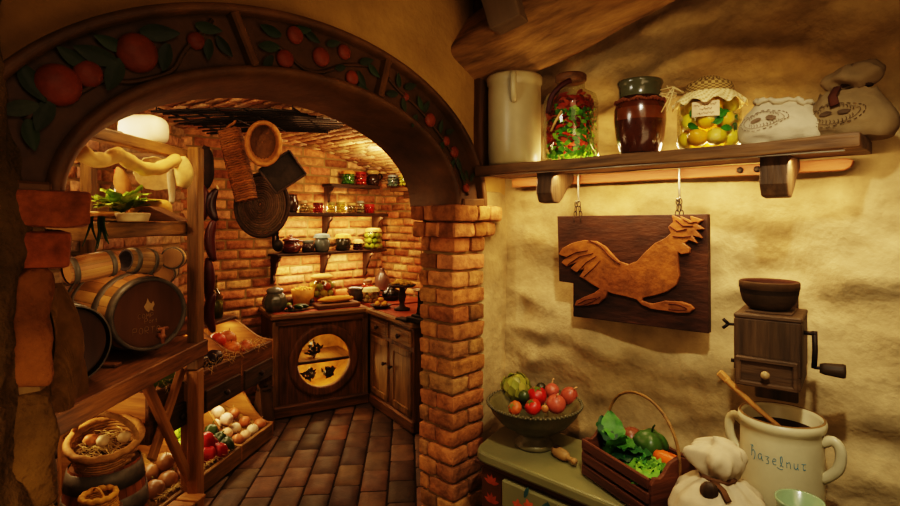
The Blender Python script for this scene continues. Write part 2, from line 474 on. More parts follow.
for (z, g, cuts) in ((1.462, .018, (-.20, -.13)), (1.5205, .036, (-.22, -.15))):
    xs = [-.195, -.125, -.06, .004+g]; ys = [-.284-g, -.19, -.125, -.09+g]
    for i in range(3):
        mb.rbox(((xs[i]+xs[i+1])/2, -.23-g*.6, z), (xs[i+1]-xs[i]-.006, .12, .054), .008, 5, .005, 25, vary(random.choice(REDS[:3]), .15, .05))
    for i in range(3):
        mb.rbox((-.035+g*.5, (ys[i]+ys[i+1])/2, z), (.085+g, ys[i+1]-ys[i]-.005, .056), .010, 5, .005, 25, vary(random.choice(REDS[:5]), .15, .05))
mb.build('pillar_brick', 'brick', pil, kind='structure')

# left pier: rough stones, two brick courses on top, rough column in front
mb = MB(); mb.box((-.08, -1.845, .78), (.21, .80, 1.50), .01)
lp = mb.build('stone_pier', 'mortar', kind='structure')
mb = MB()
z = 0
ST = ['#8a6a30', '#7c5c2a', '#96703a', '#8a5a2a', '#6e5426']
hs = [.25, .22, .26, .21, .24, .23]
for i, h in enumerate(hs):
    w = random.uniform(.22, .3); ed = -1.430+random.uniform(-.010, .006)+.035*max(0, 1-z/.7)
    mb.rbox((-.085, ed-w/2, z+h/2), (.24+random.uniform(0, .02), w, h-.008), .016, 14, .016, 14, vary(random.choice(ST), .15))
    mb.rbox((-.09, ed-w-.16, z+h/2), (.23, .3, h-.012), .03, 6, .012, 9, vary(random.choice(ST), .15))
    z += h
mb.build('pier_stones', 'stone', lp, kind='structure')
mb = MB()
for z, y1 in ((1.442, -1.408), (1.519, -1.372)):
    mb.rbox((-.09, y1-.12, z), (.27, .24, .070), .010, 7, .006, 16, vary('#8e5228', .08))
    mb.rbox((-.09, y1-.37, z), (.27, .24, .070), .010, 7, .006, 16, vary('#8e5228', .08))
mb.build('pier_brick', 'brick', lp, kind='structure')
mb = MB()
def colf(a, b):
    z_ = 2.75*b; th = 2*PI*a
    r = .15+fbm((math.cos(th)*2, math.sin(th)*2, z_*5), 1.5, 4)*.022+(.03*max(0, .5-z_))
    return Vector((-.02+r*math.cos(th)*.75, -1.617-.05*max(0, z_-1.45)/.5+r*math.sin(th), z_))
mb.grid(colf, 48, 130, '#5e4a26'); mb.build('stone_column', 'stone', kind='structure')

# pantry walls: back, far right, left (along the rack); vaulted ceiling
BR = ['#b07a4c', '#a06a40', '#bc8858', '#94623a', '#aa7448', '#c29462']
def wallbr(name, fn, U, V, bw=.205, bh=.072, cols=BR, mort='mortar', keep=None, amp=.005, dep=.016):
    mb = MB(); mb.grid(lambda a, b: fn(U[0]+(U[1]-U[0])*a, V[0]+(V[1]-V[0])*b, 0), 24, 12)
    w = mb.build(name, mort, kind='structure')
    mb = MB(); bricks(mb, fn, U, V, bw, bh, .016, dep, cols, amp=amp, keep=keep); mb.build('wall_bricks', 'brick', w, kind='structure')
    return w
wallbr('wall_back', lambda u, v, h: Vector((-2.89+h, u, v)), (-.30, 1.74), (0, 2.45), bw=.235, bh=.079)
wallbr('wall_back_right', lambda u, v, h: Vector((u, 1.73-h, v)), (-2.9, -.2), (0, 1.95))
wallbr('wall_left', lambda u, v, h: dia(-1.98+h, u, v), (1.0, 4.08), (0, 2.3), bw=.22, bh=.078, cols=['#b08a64', '#a87c54', '#bc9c78', '#98704a', '#b49066'])
def vault(u, v, h):
    t = v; y = .12+1.62*math.cos(t); z = 1.80+.38*math.sin(t)
    n_ = Vector((0, -math.cos(t)*.38, -math.sin(t)*1.62)).normalized()
    return Vector((u, y, z))+n_*h
mb = MB(); mb.grid(lambda a, b: vault(-2.9+2.72*a, PI*b, 0), 10, 40)
vt = mb.build('ceiling', 'mortar', kind='structure')
mb = MB(); bricks(mb, vault, (-2.9, -.2), (.02, PI-.3), .24, .058, .012, .014, ['#b88c5c', '#c49c6c', '#9c7448', '#cca878', '#aa7e50'], amp=.006)
mb.build('ceiling_bricks', 'brick', vt, kind='structure')

# room ceiling, corner shade block and the slanting beam
mb = MB(); mb.grid(lambda a, b: Vector((-.05+2.9*a, -2.6+2.65*b, 2.60+fbm((a*4, b*4, 1), 1, 3)*.03)), 20, 20); mb.build('ceiling', 'plaster_warm', kind='structure')
mb = MB(); mb.rbox((-.005, -.10, 2.17), (.06, .12, .96), .02, 8, .008, 8, '#2c1c0c'); mb.build('corner_shade', 'oak_dark_z', kind='structure')  # dark block added where the wall corner lies in shade
mb = MB()
def beamwarp(q): return q
p0 = Vector((-.12, -.135, 1.968)); p1 = Vector((1.55, -.135, 2.364)); d = p1-p0
mb.rbox((p0+p1)/2+Vector((0, 0, .11)), (d.length, .25, .20), .035, 24, .022, 4.5, None, rot=(-.55, -math.atan2(d.z, d.x), 0))
mb.build('ceiling_beam', mat('beam_wood', '#a07c48', .85, .6, 30, 1.0, 50, (.12, 1, 1), tint='#6a4a22', bdist=.012), kind='structure')
mb = MB(); mb.rbox((0, 0, 0), (.11, .10, .40), .012, 7, .005, 9)
mb.build('ceiling_beam', mat('weathered_wood', '#7c684a', .75, .3, 14, .4, 50, (1, 1, .1), tint='#54432c'), loc=on(1, -.33, 497, 10)+Vector((-.02, 0, .14)), rot=(.05, -.28, .3), kind='structure')
# ================================================================== ON THE PLASTERED WALL
# ---- long shelf
t = thing('wall_shelf', 'long dark wooden shelf with a paler rail, on the plastered wall', 'shelf', (.60, 0, 1.655))
mb = MB(); mb.rbox((-.015, -.105, .016), (1.11, .20, .034), .006, 14, .004, 7); mb.build('shelf_board', 'shelf_x', t)
mb = MB()
pr = [(-.53, -.036), (-.53, -.006), (.49, -.006), (.505, -.012), (.50, -.028), (.485, -.036)]
mb.prism(pr, -.035, -.008); rl = mb.build('rail', 'rail_x', t, bevel=.003)
for px, py in ((567, 185), (740, 167), (757, 166)):
    p = on(1, -.037, px, py); mb = MB(); mb.ball((p.x-.6, -.037, -.021), (.009, .005, .009), 10, 6); mb.build('bolt', 'iron', rl)
for x in (-.295, .365):
    mb = MB(); pr = [(-.17, 0), (-.175, -.07), (-.16, -.10), (-.125, -.104), (-.10, -.085), (-.07, -.05), (-.036, -.03), (-.036, 0)]
    vs = [(x+.03*sg, p[0], p[1]) for sg in (-1, 1) for p in pr]; n = len(pr)
    mb.put(vs, [list(range(n)), [n+i for i in range(n)][::-1]]+[[i, n+i, n+(i+1) % n, (i+1) % n] for i in range(n)], False)
    mb.build('bracket', 'walnut_z', t, bevel=.005)
mb = MB(); mb.box((-.02, -.196, -.004), (1.06, .006, .004), .001); mb.build('light_strip', 'zinc', t)

# ---- what stands on it (base at the shelf top)
SZ = 1.6895
# tall stoneware crock
t = thing('stoneware_crock', 'tall cream stoneware crock with an ear handle, first on the long shelf', 'crock', (.135, -.105, SZ), 0)
mb = MB(); mb.lathe([(0, 0), (.088, 0), (.092, .01), (.094, .05), (.094, .27), (.093, .282), (.098, .288), (.099, .310), (.094, .317), (.086, .316), (.086, .05), (0, .045)], 40); mb.build('crock_body', 'stoneware', t)
mb = MB(); mb.tube([(.0, -.092, .300), (.0, -.116, .298), (.0, -.124, .275), (.0, -.120, .245), (.0, -.108, .225), (.0, -.092, .215)], .011, 10); mb.build('handle', 'stoneware', t, rot=(0, 0, .62))
# glass jars
def glassjar(name, label, x, y, z, r, h, neck, matglass='glass', cat='jar'):
    t = thing(name, label, cat, (x, y, z))
    mb = MB(); mb.lathe([(0, .003), (r*.9, .003), (r, .015), (r, h*.72), (r*.93, h*.82), (neck, h*.90), (neck, h)], 32); mb.build('glass_body', matglass, t)
    return t
t = glassjar('herb_jar', 'big glass jar packed with green herbs and dried red peppers, on the long shelf', .365, -.105, SZ, .088, .26, .045)
mb = MB(); mb.lathe([(.0, .255), (.042, .255), (.05, .262), (.051, .278), (.045, .284), (0, .285)], 24); mb.build('lid', 'brown_cap' if 'brown_cap' in MT else 'oak_dark_x', t)
random.seed(21)
gr = MB(); rd = MB()
for i in range(760):
    a = random.uniform(0, 2*PI); z = random.uniform(.012, .205); rr = .083*math.sqrt(random.uniform(.5, 1)); rr *= 1 if z < .18 else .93
    p = Vector((rr*math.cos(a), rr*math.sin(a), z)); out = Vector((math.cos(a), math.sin(a), random.uniform(-.4, .6)))
    tg = Vector((-math.sin(a), math.cos(a), random.uniform(-1, 1)))
    g_ = math.sin(a*1.0+2.2)*.5+.5
    sd_ = math.cos(a+.55)
    if z < .045 or (sd_ > .15 and z < .165 and random.random() < .88) or (random.random() < .12):
        gr.leaf(p, tg, out, random.uniform(.014, .022), .008, .3, vary(random.choice(['#4f8a1c', '#6fae22', '#3c6e1a', '#8cc02a']), .3, .1), 3)
    else:
        rd.leaf(p, tg, out, random.uniform(.025, .045), .007, .5, vary(random.choice(['#8a2410', '#a8341a', '#5c1c0c', '#b8502a']), .3, .1), 3)
gr.build('herb_filling', 'leafy', t); rd.build('dried_peppers', 'leafy', t)
mb = MB(); mb.tube([(-.02, -.086, .09), (.0, -.089, .12), (.02, -.086, .15)], .004, 6, '#c9a060'); mb.tube([(-.035, -.078, .15), (-.02, -.082, .20), (.01, -.07, .235), (.03, -.05, .25)], .009, 7, '#3a0e08'); mb.build('dried_stalk', 'leafy', t)
# brown glazed pot
t = thing('glazed_pot', 'brown glazed pot with a grey-green collar, on the long shelf', 'pot', (.600, -.105, SZ))
mb = MB()
pf = [(0, 0), (.052, 0), (.056, .006), (.068, .05), (.074, .10), (.073, .135), (.066, .160), (.061, .170), (.060, .195), (.063, .205), (.066, .212), (.064, .219), (.057, .220), (.053, .20), (.053, .16)]
cl = ['#2a1408']*2+['#3c1c0a']*2+['#5c3012', '#472009', '#2c1408']+['#4f5038']*5+['#6e6c4e']*3
mb.lathe(pf, 36, cols=cl[:len(pf)-1]); mb.build('pot_body', 'brown_glaze', t)
mb = MB(); mb.tube([(.069*math.cos(a), .069*math.sin(a), .158+.004*math.sin(a*9)) for a in [2*PI*i/40 for i in range(40)]], .004, 6, '#7a4a2a', closed=True)
for i in range(46):
    a = 2*PI*i/46; mb.ball((.070*math.cos(a), .070*math.sin(a), .156), .0048, 6, 4, vary('#6a3a1e'))
mb.build('bead_band', 'matte', t)
# preserved lemons under crochet
t = glassjar('lemon_jar', 'glass jar of yellow lemons under a crochet cover, on the long shelf', .795, -.105, SZ, .080, .155, .06)
random.seed(5)
k = 0
for ring, (zz, nn, rr) in enumerate(((.028, 7, .052), (.075, 7, .050), (.115, 6, .050))):
    for i in range(nn):
        a = 2*PI*(i+.5*ring)/nn
        mb = MB(); c = (rr*math.cos(a), rr*math.sin(a), zz)
        mb.ball(c, (.027, .024, .026), 14, 9, vary(random.choice(['#f0c41c', '#ecb418', '#e8cc2c', '#e0c020']), .1, .05), fn=lambda p, a_, th: 1+.22*max(0, abs(p.z)-.75)*2, rot=(random.uniform(0, 3), random.uniform(0, 3), 0))
        mb.build('lemon', 'skin', t)
mb = MB()
for i in range(22):
    a = random.uniform(0, 2*PI); z = random.uniform(.03, .13)
    mb.leaf((.070*math.cos(a), .070*math.sin(a), z), (-math.sin(a), math.cos(a), random.uniform(-1.2, 1.2)), (math.cos(a), math.sin(a), 0), .036, .010, .25, vary('#3c7a20', .3), 5)
mb.build('lemon_leaves', 'leafy', t)
mb = MB()
def crochet(a, b):
    th = 2*PI*a
    if b < .35: q = b/.35; r = .018+.042*q; z = .192-.022*q*q+.004*math.sin(q*9)
    elif b < .6: q = (b-.35)/.25; r = .060+.004*q; z = .170-.018*q
    else: q = (b-.6)/.4; r = .064+.030*q; z = .152-.028*q-.008*abs(math.sin(th*5.5))*q+.006*math.sin(th*11)*q
    return Vector((r*math.cos(th), r*math.sin(th), z))
mb.grid(crochet, 88, 18, colf=lambda a, b: '#6a5228' if b < .6 and (int(a*44)+int(b*18)) % 2 else '#a88a50' if b < .6 else ('#e0c890' if (int(a*88)+int(b*18)) % 3 else '#c4a466'))
mb.lathe([(0, .194), (.018, .193)], 44, '#7a6234')
mb.build('crochet_cover', 'matte', t)
mb = MB()
for i in range(9):
    a = -2.55+random.uniform(-.25, .2); mb.tube([(.066*math.cos(a), .066*math.sin(a), .155), (.095*math.cos(a), .095*math.sin(a), .165+random.uniform(-.02, .02)), ((.115+random.uniform(-.01, .02))*math.cos(a+random.uniform(-.1, .1)), .11*math.sin(a), .150+random.uniform(-.05, .04))], .0014, 5, '#d8c08a')
mb.build('raffia_bow', 'matte', t)
ANG = -PI/2-.38
def onjar(u, v, r=.0815): a = -PI/2+.22+u/r; return Vector((r*math.cos(a), r*math.sin(a), v))
mb = MB(); mb.grid(lambda a, b: onjar(-.034+.068*a, .078+.040*b), 8, 3, '#d0b488'); lb = mb.build('paper_label', 'matte', t)
mb = MB()
for row, (u0, u1) in enumerate(((-.028, .026), (-.014, .016), (-.020, .020))):
    pts = []; n = 22; v = .108-.011*row
    for i in range(n+1):
        u = u0+(u1-u0)*i/n; pts.append(onjar(u, v+.0026*math.sin(i*2.1+row)+.0016*math.sin(i*.9)+.004*(u/.03)*.4, .0822))
    mb.tube(pts, .0006, 4, '#7a5a3c')
mb.build('handwriting', 'matte', lb)

# two printed linen bags
def linen_bag(label, x, y, w, h, dp, seed, m, tied):
    t = thing('linen_bag', label, 'bag', (x, y, SZ), .06)
    random.seed(seed)
    def fn(a, b):
        th = 2*PI*a; c, s_ = math.cos(th), math.sin(th)
        prof = [.93, 1.04, 1.06, .98, .86, .70, .62]
        q = b*(len(prof)-1); i = min(int(q), len(prof)-2); k = prof[i]+(prof[i+1]-prof[i])*(q-i)
        e = .75
        X = math.copysign(abs(c)**e, c)*w/2*k; Y = math.copysign(abs(s_)**e, s_)*dp/2*(k if b < .9 else k*.75)
        Z = h*b*(1-.14*(X/w*2) if not tied else 1)
        f = .006*nz((X*26, Y*26, b*6), 1)+.004*math.sin(th*7+b*4)*b
        return Vector((X*(1+f*2), Y+f, Z+f))
    mb = MB(); mb.grid(fn, 48, 20); mb.put([(0, 0, .002)]+[tuple(fn(i/48, 0)) for i in range(48)], [[0, 1+i, 1+(i+1) % 48] for i in range(48)], True)
    mb.build('bag_body', m, t)
    def front(u, v):           # point on the front of the bag
        best = None
        b = v/h; lo = None
        for i in range(49):
            a = .5+.5*i/48; p = fn(a, max(0, min(1, b)))
            if lo is None or abs(p.x-u) < abs(lo.x-u): lo = p
        return Vector((u, lo.y-.0035, lo.z))
    return t, fn, front
def emblem(t, front, cx, cz, rx, rz, tilt, col):
    mb = MB()
    def P(u, v): return front(cx+u*math.cos(tilt)-v*math.sin(tilt), cz+u*math.sin(tilt)+v*math.cos(tilt))
    for k in range(26):
        a0 = 2*PI*k/26; mb.tube([P(rx*math.cos(a0+q), rz*math.sin(a0+q)) for q in (0, .07, .14)], .0008, 4, col)
    mb.tube([P(rx*.84*math.cos(a), rz*.84*math.sin(a)) for a in [2*PI*i/36 for i in range(37)]], .0005, 4, col)
    for k in range(11):        # curved line of illegible lettering
        a0 = .5+.2*k; mb.tube([P(rx*.70*math.cos(a0)+.002*(q % 2), rz*.70*math.sin(a0)+.003*(q-1)) for q in range(3)], .0006, 4, col)
    for k in range(11):
        a0 = 3.6+.2*k; mb.tube([P(rx*.70*math.cos(a0)+.002*(q % 2), rz*.70*math.sin(a0)+.003*(q-1)) for q in range(3)], .0006, 4, col)
    for u in (-.32, .30):
        mb.grid(lambda a, b: P(rx*u+rx*.22*b*math.cos(2*PI*a), rz*.0+rz*.26*b*math.sin(2*PI*a))+Vector((0, -.0005, 0)), 20, 3, col)
    mb.build('printed_emblem', 'matte', t)
t, fn, fr = linen_bag('pale linen bag with a ring emblem, slumped on the shelf beside the lemon jar', .968, -.085, .195, .105, .12, 3, 'cloth', False)
emblem(t, fr, -.034, .056, .056, .024, .26, '#6a5640')
mb = MB()
mb.tube([fn(i/40, 1)+Vector((0, 0, .003*math.sin(i*2.3))) for i in range(40)], lambda q: .007+.002*math.sin(q*60), 7, closed=True); mb.build('rolled_mouth', 'cloth', t)
t, fn, fr = linen_bag('darker linen bag with a dark tie and ring emblem, last on the long shelf', 1.100, -.070, .180, .115, .115, 8, 'cloth_dark', True)
emblem(t, fr, -.022, .056, .058, .028, .14, '#4a3a28')
mb = MB()
mb.ball((.012, 0, .146), (.062, .040, .030), 40, 18, fn=lambda p, a, th: 1+.10*math.sin(a*6+2*p.z)+.22*nz(p, 1.6), rot=(.1, -.22, .1))
mb.build('gathered_mouth', 'cloth_dark', t)
mb = MB(); mb.tube([(.008+.034*math.cos(a), .022*math.sin(a), .128+.003*math.sin(a*3)) for a in [2*PI*i/24 for i in range(24)]], .008, 7, '#3a2616', closed=True)
mb.tube([(-.02, -.025, .122), (-.028, -.045, .10), (-.022, -.06, .075)], .010, 7, '#4a2a18', flat=.4); mb.build('dark_tie', 'matte', t)

# ---- rooster board hanging from the rail
t = thing('hanging_rooster_sign', 'notched wooden board with a carved running rooster, hung on chains below the shelf', 'sign', (.525, -.045, 1.335))
P = lambda px, py: (lambda q: (q.x-.525, q.z-1.335))(on(1, -.045, px, py))
mb = MB(); mb.prism([P(559, 216), P(709, 214), P(710, 333), P(575, 316), P(575, 283), P(561, 281)], -.012, .012)
mb.build('board', mat('rust_board', '#38200f', .55, .6, 14, .5, 40, (1, 1, 3), tint='#20120a', spec=.35), t, bevel=.002)
RO = [(562, 254), (566, 248), (575, 243), (587, 240), (599, 241), (608, 246), (615, 254), (622, 261), (631, 264), (640, 261), (648, 252), (658, 243), (668, 238), (674, 233), (671, 227), (676, 222), (675, 215), (684, 219), (683, 216), (694, 221), (693, 216), (706, 220), (700, 224), (707, 229), (699, 230), (705, 238), (696, 236), (700, 243), (692, 240), (687, 243),
      (693, 248), (692, 253), (684, 254), (681, 252), (681, 264), (682, 276), (679, 285), (670, 291), (657, 295), (646, 297), (645, 300), (655, 303), (668, 300), (684, 301), (693, 304), (697, 308), (692, 312), (680, 312), (668, 310), (654, 308), (645, 304), (640, 299), (630, 296), (616, 293), (611, 291), (609, 297), (602, 303), (591, 305), (578, 305), (580, 300), (588, 296), (598, 292), (603, 288), (596, 284), (590, 280), (583, 276), (588, 268), (580, 272), (574, 268), (580, 262), (570, 266), (565, 262), (570, 257)]
mb = MB(); mb.prism([P(*q) for q in RO], -.024, -.011)
ro = mb.build('rooster_carving', mat('carved_rust', '#744618', .5, .6, 22, .7, 60, tint='#5e3414', spec=.4), t, bevel=.003)
def groove(pts, r=.0028, col='#3a180a'):
    mb = MB(); mb.tube([Vector((P(*q)[0], -.0245, P(*q)[1])) for q in pts], r, 5, col, flat=.5); mb.build('carved_line', 'matte', ro)
for g in ([(568, 258), (580, 252), (592, 250)], [(572, 264), (584, 256), (597, 253)], [(582, 271), (590, 262), (600, 256)], [(588, 276), (597, 268), (604, 260)],
          [(673, 226), (680, 231), (690, 229)], [(679, 220), (686, 226), (696, 226)], [(686, 219), (692, 223), (700, 222)], [(676, 236), (686, 237), (694, 236)],
          [(582, 303), (590, 299), (600, 297)], [(586, 305), (596, 301), (604, 296)], [(672, 303), (682, 304), (690, 308), (682, 309), (672, 308)], [(592, 240), (604, 246), (614, 257), (624, 264)]): groove(g)
for (hx, hy) in ((579, 176), (680, 170)):
    a = P(hx, hy); top = 1.652-1.335
    mb = MB(); pr = [(0, -.004, top-.002), (0, -.006, top-.03), (0, -.004, top-.075), (0, -.001, top-.09), (0, -.012, top-.10), (0, -.02, top-.092)]
    mb.tube([(a[0]+q[0], q[1], q[2]) for q in pr], .0035, 7); mb.build('hook', 'zinc', t)
    mb = MB(); z = top-.094; n = int(round((z-.172)/.017))
    for s_ in ((-.004, .006) if hx < 600 else (-.002, .004)):
        for k in range(n+1):
            zc = z-.008-k*(z-.172)/max(1, n); R0 = k % 2
            mb.tube([(a[0]+s_*(1+k*.5)+(.0055*math.cos(q) if not R0 else 0), -.010+(.0055*math.cos(q) if R0 else 0), zc+.0105*math.sin(q)) for q in [2*PI*i/12 for i in range(12)]], .0017, 5, closed=True)
    mb.build('chain', 'iron', t)

# ---- wall coffee mill
t = thing('coffee_mill', 'dark wooden wall mill with a small drawer and iron crank, below the shelf', 'mill', (.948, -.115, 1.168), .12)
mb = MB(); mb.box((0, 0, .025), (.142, .17, .130), .004); mb.build('mill_case', 'walnut_z', t)
mb = MB(); mb.box((0, 0, -.052), (.138, .165, .036), .003); mb.build('drawer_case', 'walnut_x', t)
mb = MB(); mb.box((0, 0, .095), (.143, .171, .012), .004); mb.box((0, .0, .1035), (.10, .12, .005), .002); mb.build('top_plate', 'walnut_x', t)
mb = MB()
for c_, d_ in (((0, -.094, -.006), (.130, .018, .012)), ((0, -.094, -.064), (.130, .018, .012)), ((-.059, -.094, -.035), (.012, .018, .06)), ((.059, -.094, -.035), (.012, .018, .06))): mb.box(c_, d_, .004)
mb.box((0, -.087, -.035), (.115, .012, .056), .002)
dr = mb.build('drawer', 'walnut_x', t)
mb = MB('#8a744c'); mb.at((0, -.092, -.036), (PI/2, 0, 0)).lathe([(.004, 0), (.004, .012), (.009, .016), (.010, .021), (.007, .027), (0, .028)], 16); mb.build('knob', 'paint', dr)
mb = MB(); mb.tube([(.070, -.03, .06), (.094, -.03, .06)], .005, 8); mb.tube([(.092, -.03, .066), (.093, -.03, .02), (.091, -.03, -.022)], .0045, 8, flat=1.3); mb.tube([(.091, -.03, -.020), (.108, -.03, -.020)], .004, 8)
ck = mb.build('crank', 'iron', t)
mb = MB(); mb.at((.102, -.03, -.020), (0, PI/2, 0)).lathe([(0, 0), (.011, 0), (.014, .01), (.017, .045), (.015, .050), (0, .051)], 14); mb.build('crank_grip', 'walnut_x', ck)
mb = MB(); mb.tube([(-.075, -.03, .062), (-.095, -.03, .062)], .004, 7)
for dz in (-1, 1): mb.tube([(-.092, -.03, .062), (-.105, -.03, .062+.012*dz)], .0045, 7)
mb.build('wing_nut', 'iron', t)
mb = MB(); mb.tube([(-.068, -.03, -.03), (-.086, -.03, -.03)], .005, 7); mb.build('side_peg', 'iron', t)
mb = MB(); mb.box((0, .104, .0), (.10, .015, .30), .003); mb.build('back_board', 'walnut_z', t)
# bowl on the mill
mb = MB()
pf = [(0, 0), (.040, 0), (.046, .004), (.058, .018), (.064, .040), (.0655, .052), (.067, .054), (.067, .068), (.064, .071), (.058, .066), (.052, .035), (.03, .012), (0, .010)]
mb.lathe(pf, 36, cols=['#2e2212']*2+['#382a16', '#342714', '#261b0d', '#3e2e18', '#382812', '#3e2c16', '#3a2010', '#30190c', '#2a160a', '#241208'])
mb.build('clay_bowl', 'matte', loc=(.945, -.125, 1.2745), label='small brown clay bowl with a ribbed side, standing on the wall mill', cat='bowl')
# ================================================================== THE PAINTED CHEST AND WHAT STANDS ON IT
t = thing('painted_chest', 'sage green painted chest with flowered drawer, against the plastered wall', 'chest', (.70, -.17, 0))
mb = MB(); top = [(-.555, -.148), (-.57, -.120), (-.61, .03), (-.62, .15), (.80, .15), (.80, -.175), (-.51, -.165), (-.535, -.16)]
n = len(top); mb.put([(x, y, .715) for x, y in top]+[(x, y, .750) for x, y in top], [list(range(n))[::-1], [n+i for i in range(n)]]+[[i, (i+1) % n, n+(i+1) % n, n+i] for i in range(n)], False)
mb.build('chest_top', 'sage', t, bevel=.008)
mb = MB(); mb.box((.10, .005, .37), (1.30, .28, .66), .004); mb.box((.10, -.0, .708), (1.33, .31, .016), .004); mb.box((.10, 0, .03), (1.34, .30, .06), .006); mb.build('chest_body', 'sage_dark', t)
mb = MB(); mb.box((-.08, -.145, .610), (.74, .022, .150), .006); dr = mb.build('drawer', 'sage', t)
mb = MB('#b07030'); mb.at((-.20, -.152, .612), (PI/2, 0, 0)).lathe([(.012, 0), (.012, .016), (.022, .024), (.027, .036), (.022, .048), (.010, .053), (0, .054)], 20); mb.build('knob', 'paint', dr)
def flower(x, z, s, yy=-.1565):
    mb = MB()
    for k in range(5):
        a = 2*PI*k/5+x*9; mb.leaf((x, yy, z), (math.cos(a), 0, math.sin(a)), (0, -1, 0), s, s*.36, .02, vary('#b0562c', .15), 4, 0)
    mb.leaf((x, yy, z-.2*s), (.3, 0, -1), (0, -1, 0), s*1.4, s*.18, .02, '#3a5230', 4, 0)
    mb.build('painted_flower', 'paint', dr)
for x, z, s in ((-.385, .625, .022), (-.345, .640, .02), (-.29, .600, .016), (-.13, .63, .024), (-.08, .60, .02), (.02, .63, .022), (.1, .61, .02)): flower(x, z, s)
for x, z, a in ((-.36, .66, 1.2), (-.265, .64, 1.9), (-.30, .64, 1.0), (-.16, .58, 2.4), (-.05, .64, .7), (-.41, .59, 2.8)):
    mb = MB(); mb.leaf((x, -.1568, z), (math.cos(a), 0, math.sin(a)), (0, -1, 0), .04, .008, .02, vary('#2c4a4a', .2), 5, 0); mb.build('painted_leaf', 'paint', dr)
for z in (.66, .60, .54, .48):
    mb = MB()
    for k in range(5):
        a = PI*(k+.5)/5; mb.leaf((-.505, -.1365, z-.015), (math.cos(a), 0, math.sin(a)), (0, -1, 0), .032, .007, .02, vary('#8a3c18', .2), 4, 0)
    mb.build('painted_tulip', 'paint', t)
CT = .7505
# ---- pedestal fruit bowl
BX, BY = .268, -.172
t = thing('pedestal_bowl', 'dark footed bowl with a beaded rim, holding fruit on the green chest', 'bowl', (BX, BY, CT))
mb = MB('#3c3a22'); mb.lathe([(0, 0), (.062, 0), (.066, .008), (.058, .018), (.044, .028), (.042, .036), (.046, .046), (.075, .056), (.112, .080), (.140, .112), (.152, .136), (.156, .140), (.152, .144), (.140, .132), (.112, .098), (.07, .072), (0, .062)], 48); mb.build('bowl_body', mat('dark_pewter', '#5a5434', .45, .35, 25, .3, 60, metal=.2, spec=.4), t)
mb = MB('#4a452c')
for i in range(64):
    a = 2*PI*i/64; mb.ball((.154*math.cos(a), .154*math.sin(a), .143), .0058, 6, 5)
mb.build('beaded_rim', 'paint', t)
def fruit(name, label, cat, loc, r, col, fn=None, stem=None, rot=(0, 0, 0), flat=1.0, m='skin', group=None, calyx=None):
    mb = MB(); mb.ball((0, 0, 0), (r, r, r*flat), 20, 14, col, fn)
    if stem or calyx:
        t = thing(name, label, cat, loc, rot, group); mb.build('flesh', m, t)
        if stem: s_ = MB(); s_.tube([(0, 0, r*flat*.86), (.002, .001, r*flat+.010), (.006, .002, r*flat+.018)], .0025, 6, stem); s_.build('stem', 'matte', t)
        if calyx:
            s_ = MB()
            for k in range(5): a = 2*PI*k/5; s_.leaf((0, 0, r*flat*.93), (math.cos(a), math.sin(a), .1), (0, 0, 1), r*.6, r*.14, .25, calyx, 4)
            s_.build('calyx', 'leafy', t)
        return t
    return mb.build(name, m, loc=loc, rot=rot, label=label, cat=cat, group=group)
def lobes(n, a=.07): return lambda p, an, th: 1+a*math.cos(n*an)*math.sin(th)-.16*max(0, p.z-.72)*2
def at_bowl(px, py, dz):   # where the heap in the bowl is seen, at height dz over the chest
    return on(2, CT+dz, px, py)
# artichoke
p = at_bowl(516, 388, 0.146)
t = thing('artichoke', 'green artichoke with overlapping scales, in the footed bowl', 'artichoke', p, (.3, -.2, 0))
mb = MB('#7c7a2c'); mb.ball((0, 0, 0), (.036, .036, .034), 16, 10, '#6c6a26'); mb.build('heart', 'skin', t)
mb = MB()
for ring in range(6):
    for k in range(8):
        a = 2*PI*(k+.5*(ring % 2))/8; th = .35+ring*.36; rr = .036
        b = Vector((rr*math.sin(PI-th)*math.cos(a), rr*math.sin(PI-th)*math.sin(a), rr*math.cos(PI-th)))*.96
        up = b.normalized(); d = Vector((0, 0, 1))-up*up.z+Vector((0, 0, .02))
        mb.leaf(b, d, up, .036-.002*ring, .013, .22-.05*ring if ring < 5 else .3, vary(random.choice(['#8a8a34', '#7a7c2c', '#9a9440']), .15), 5, .2)
mb.build('scales', 'skin', t)
t.scale = (1.32, 1.32, 1.32)
fruit('tomato', 'largest deep red tomato at the back of the footed bowl', 'tomato', at_bowl(537, 396, 0.138), .0345, '#981808', lobes(5, .04), None, (.2, .1, 0), .92, calyx='#4a5a1c')
fruit('tomato', 'red tomato at the front rim of the footed bowl', 'tomato', at_bowl(533, 407, 0.138), .027, '#a8240e', lobes(5, .04), None, (.5, -.2, 0), .9, calyx='#4a5a1c')
fruit('tomato', 'small striped orange tomato below the artichoke in the footed bowl', 'tomato', at_bowl(515, 408, 0.136), .023, '#a8541c', lobes(8, .07), None, (.9, -.3, 0), .85, calyx='#6a6a2c')
fruit('shallot', 'tiny brown shallot between the tomatoes in the footed bowl', 'shallot', at_bowl(545, 409, 0.140), .012, '#a8703c', lambda p, a, th: 1+.3*max(0, p.z-.6), None, (.6, .4, 0), 1.3)
fruit('onion', 'largest pink onion, at the front of the footed bowl', 'onion', at_bowl(556, 404, 0.146), .032, '#9c4a34', lambda p, a, th: 1+.35*max(0, abs(p.z)-.82)+.01*math.cos(12*a), '#c09060', (.4, .3, 0), .92)
fruit('onion', 'pink onion behind the largest one in the footed bowl', 'onion', at_bowl(552, 391, 0.140), .027, '#9c4c38', lambda p, a, th: 1+.35*max(0, abs(p.z)-.82), '#c09060', (-.3, -.2, 0), .95)
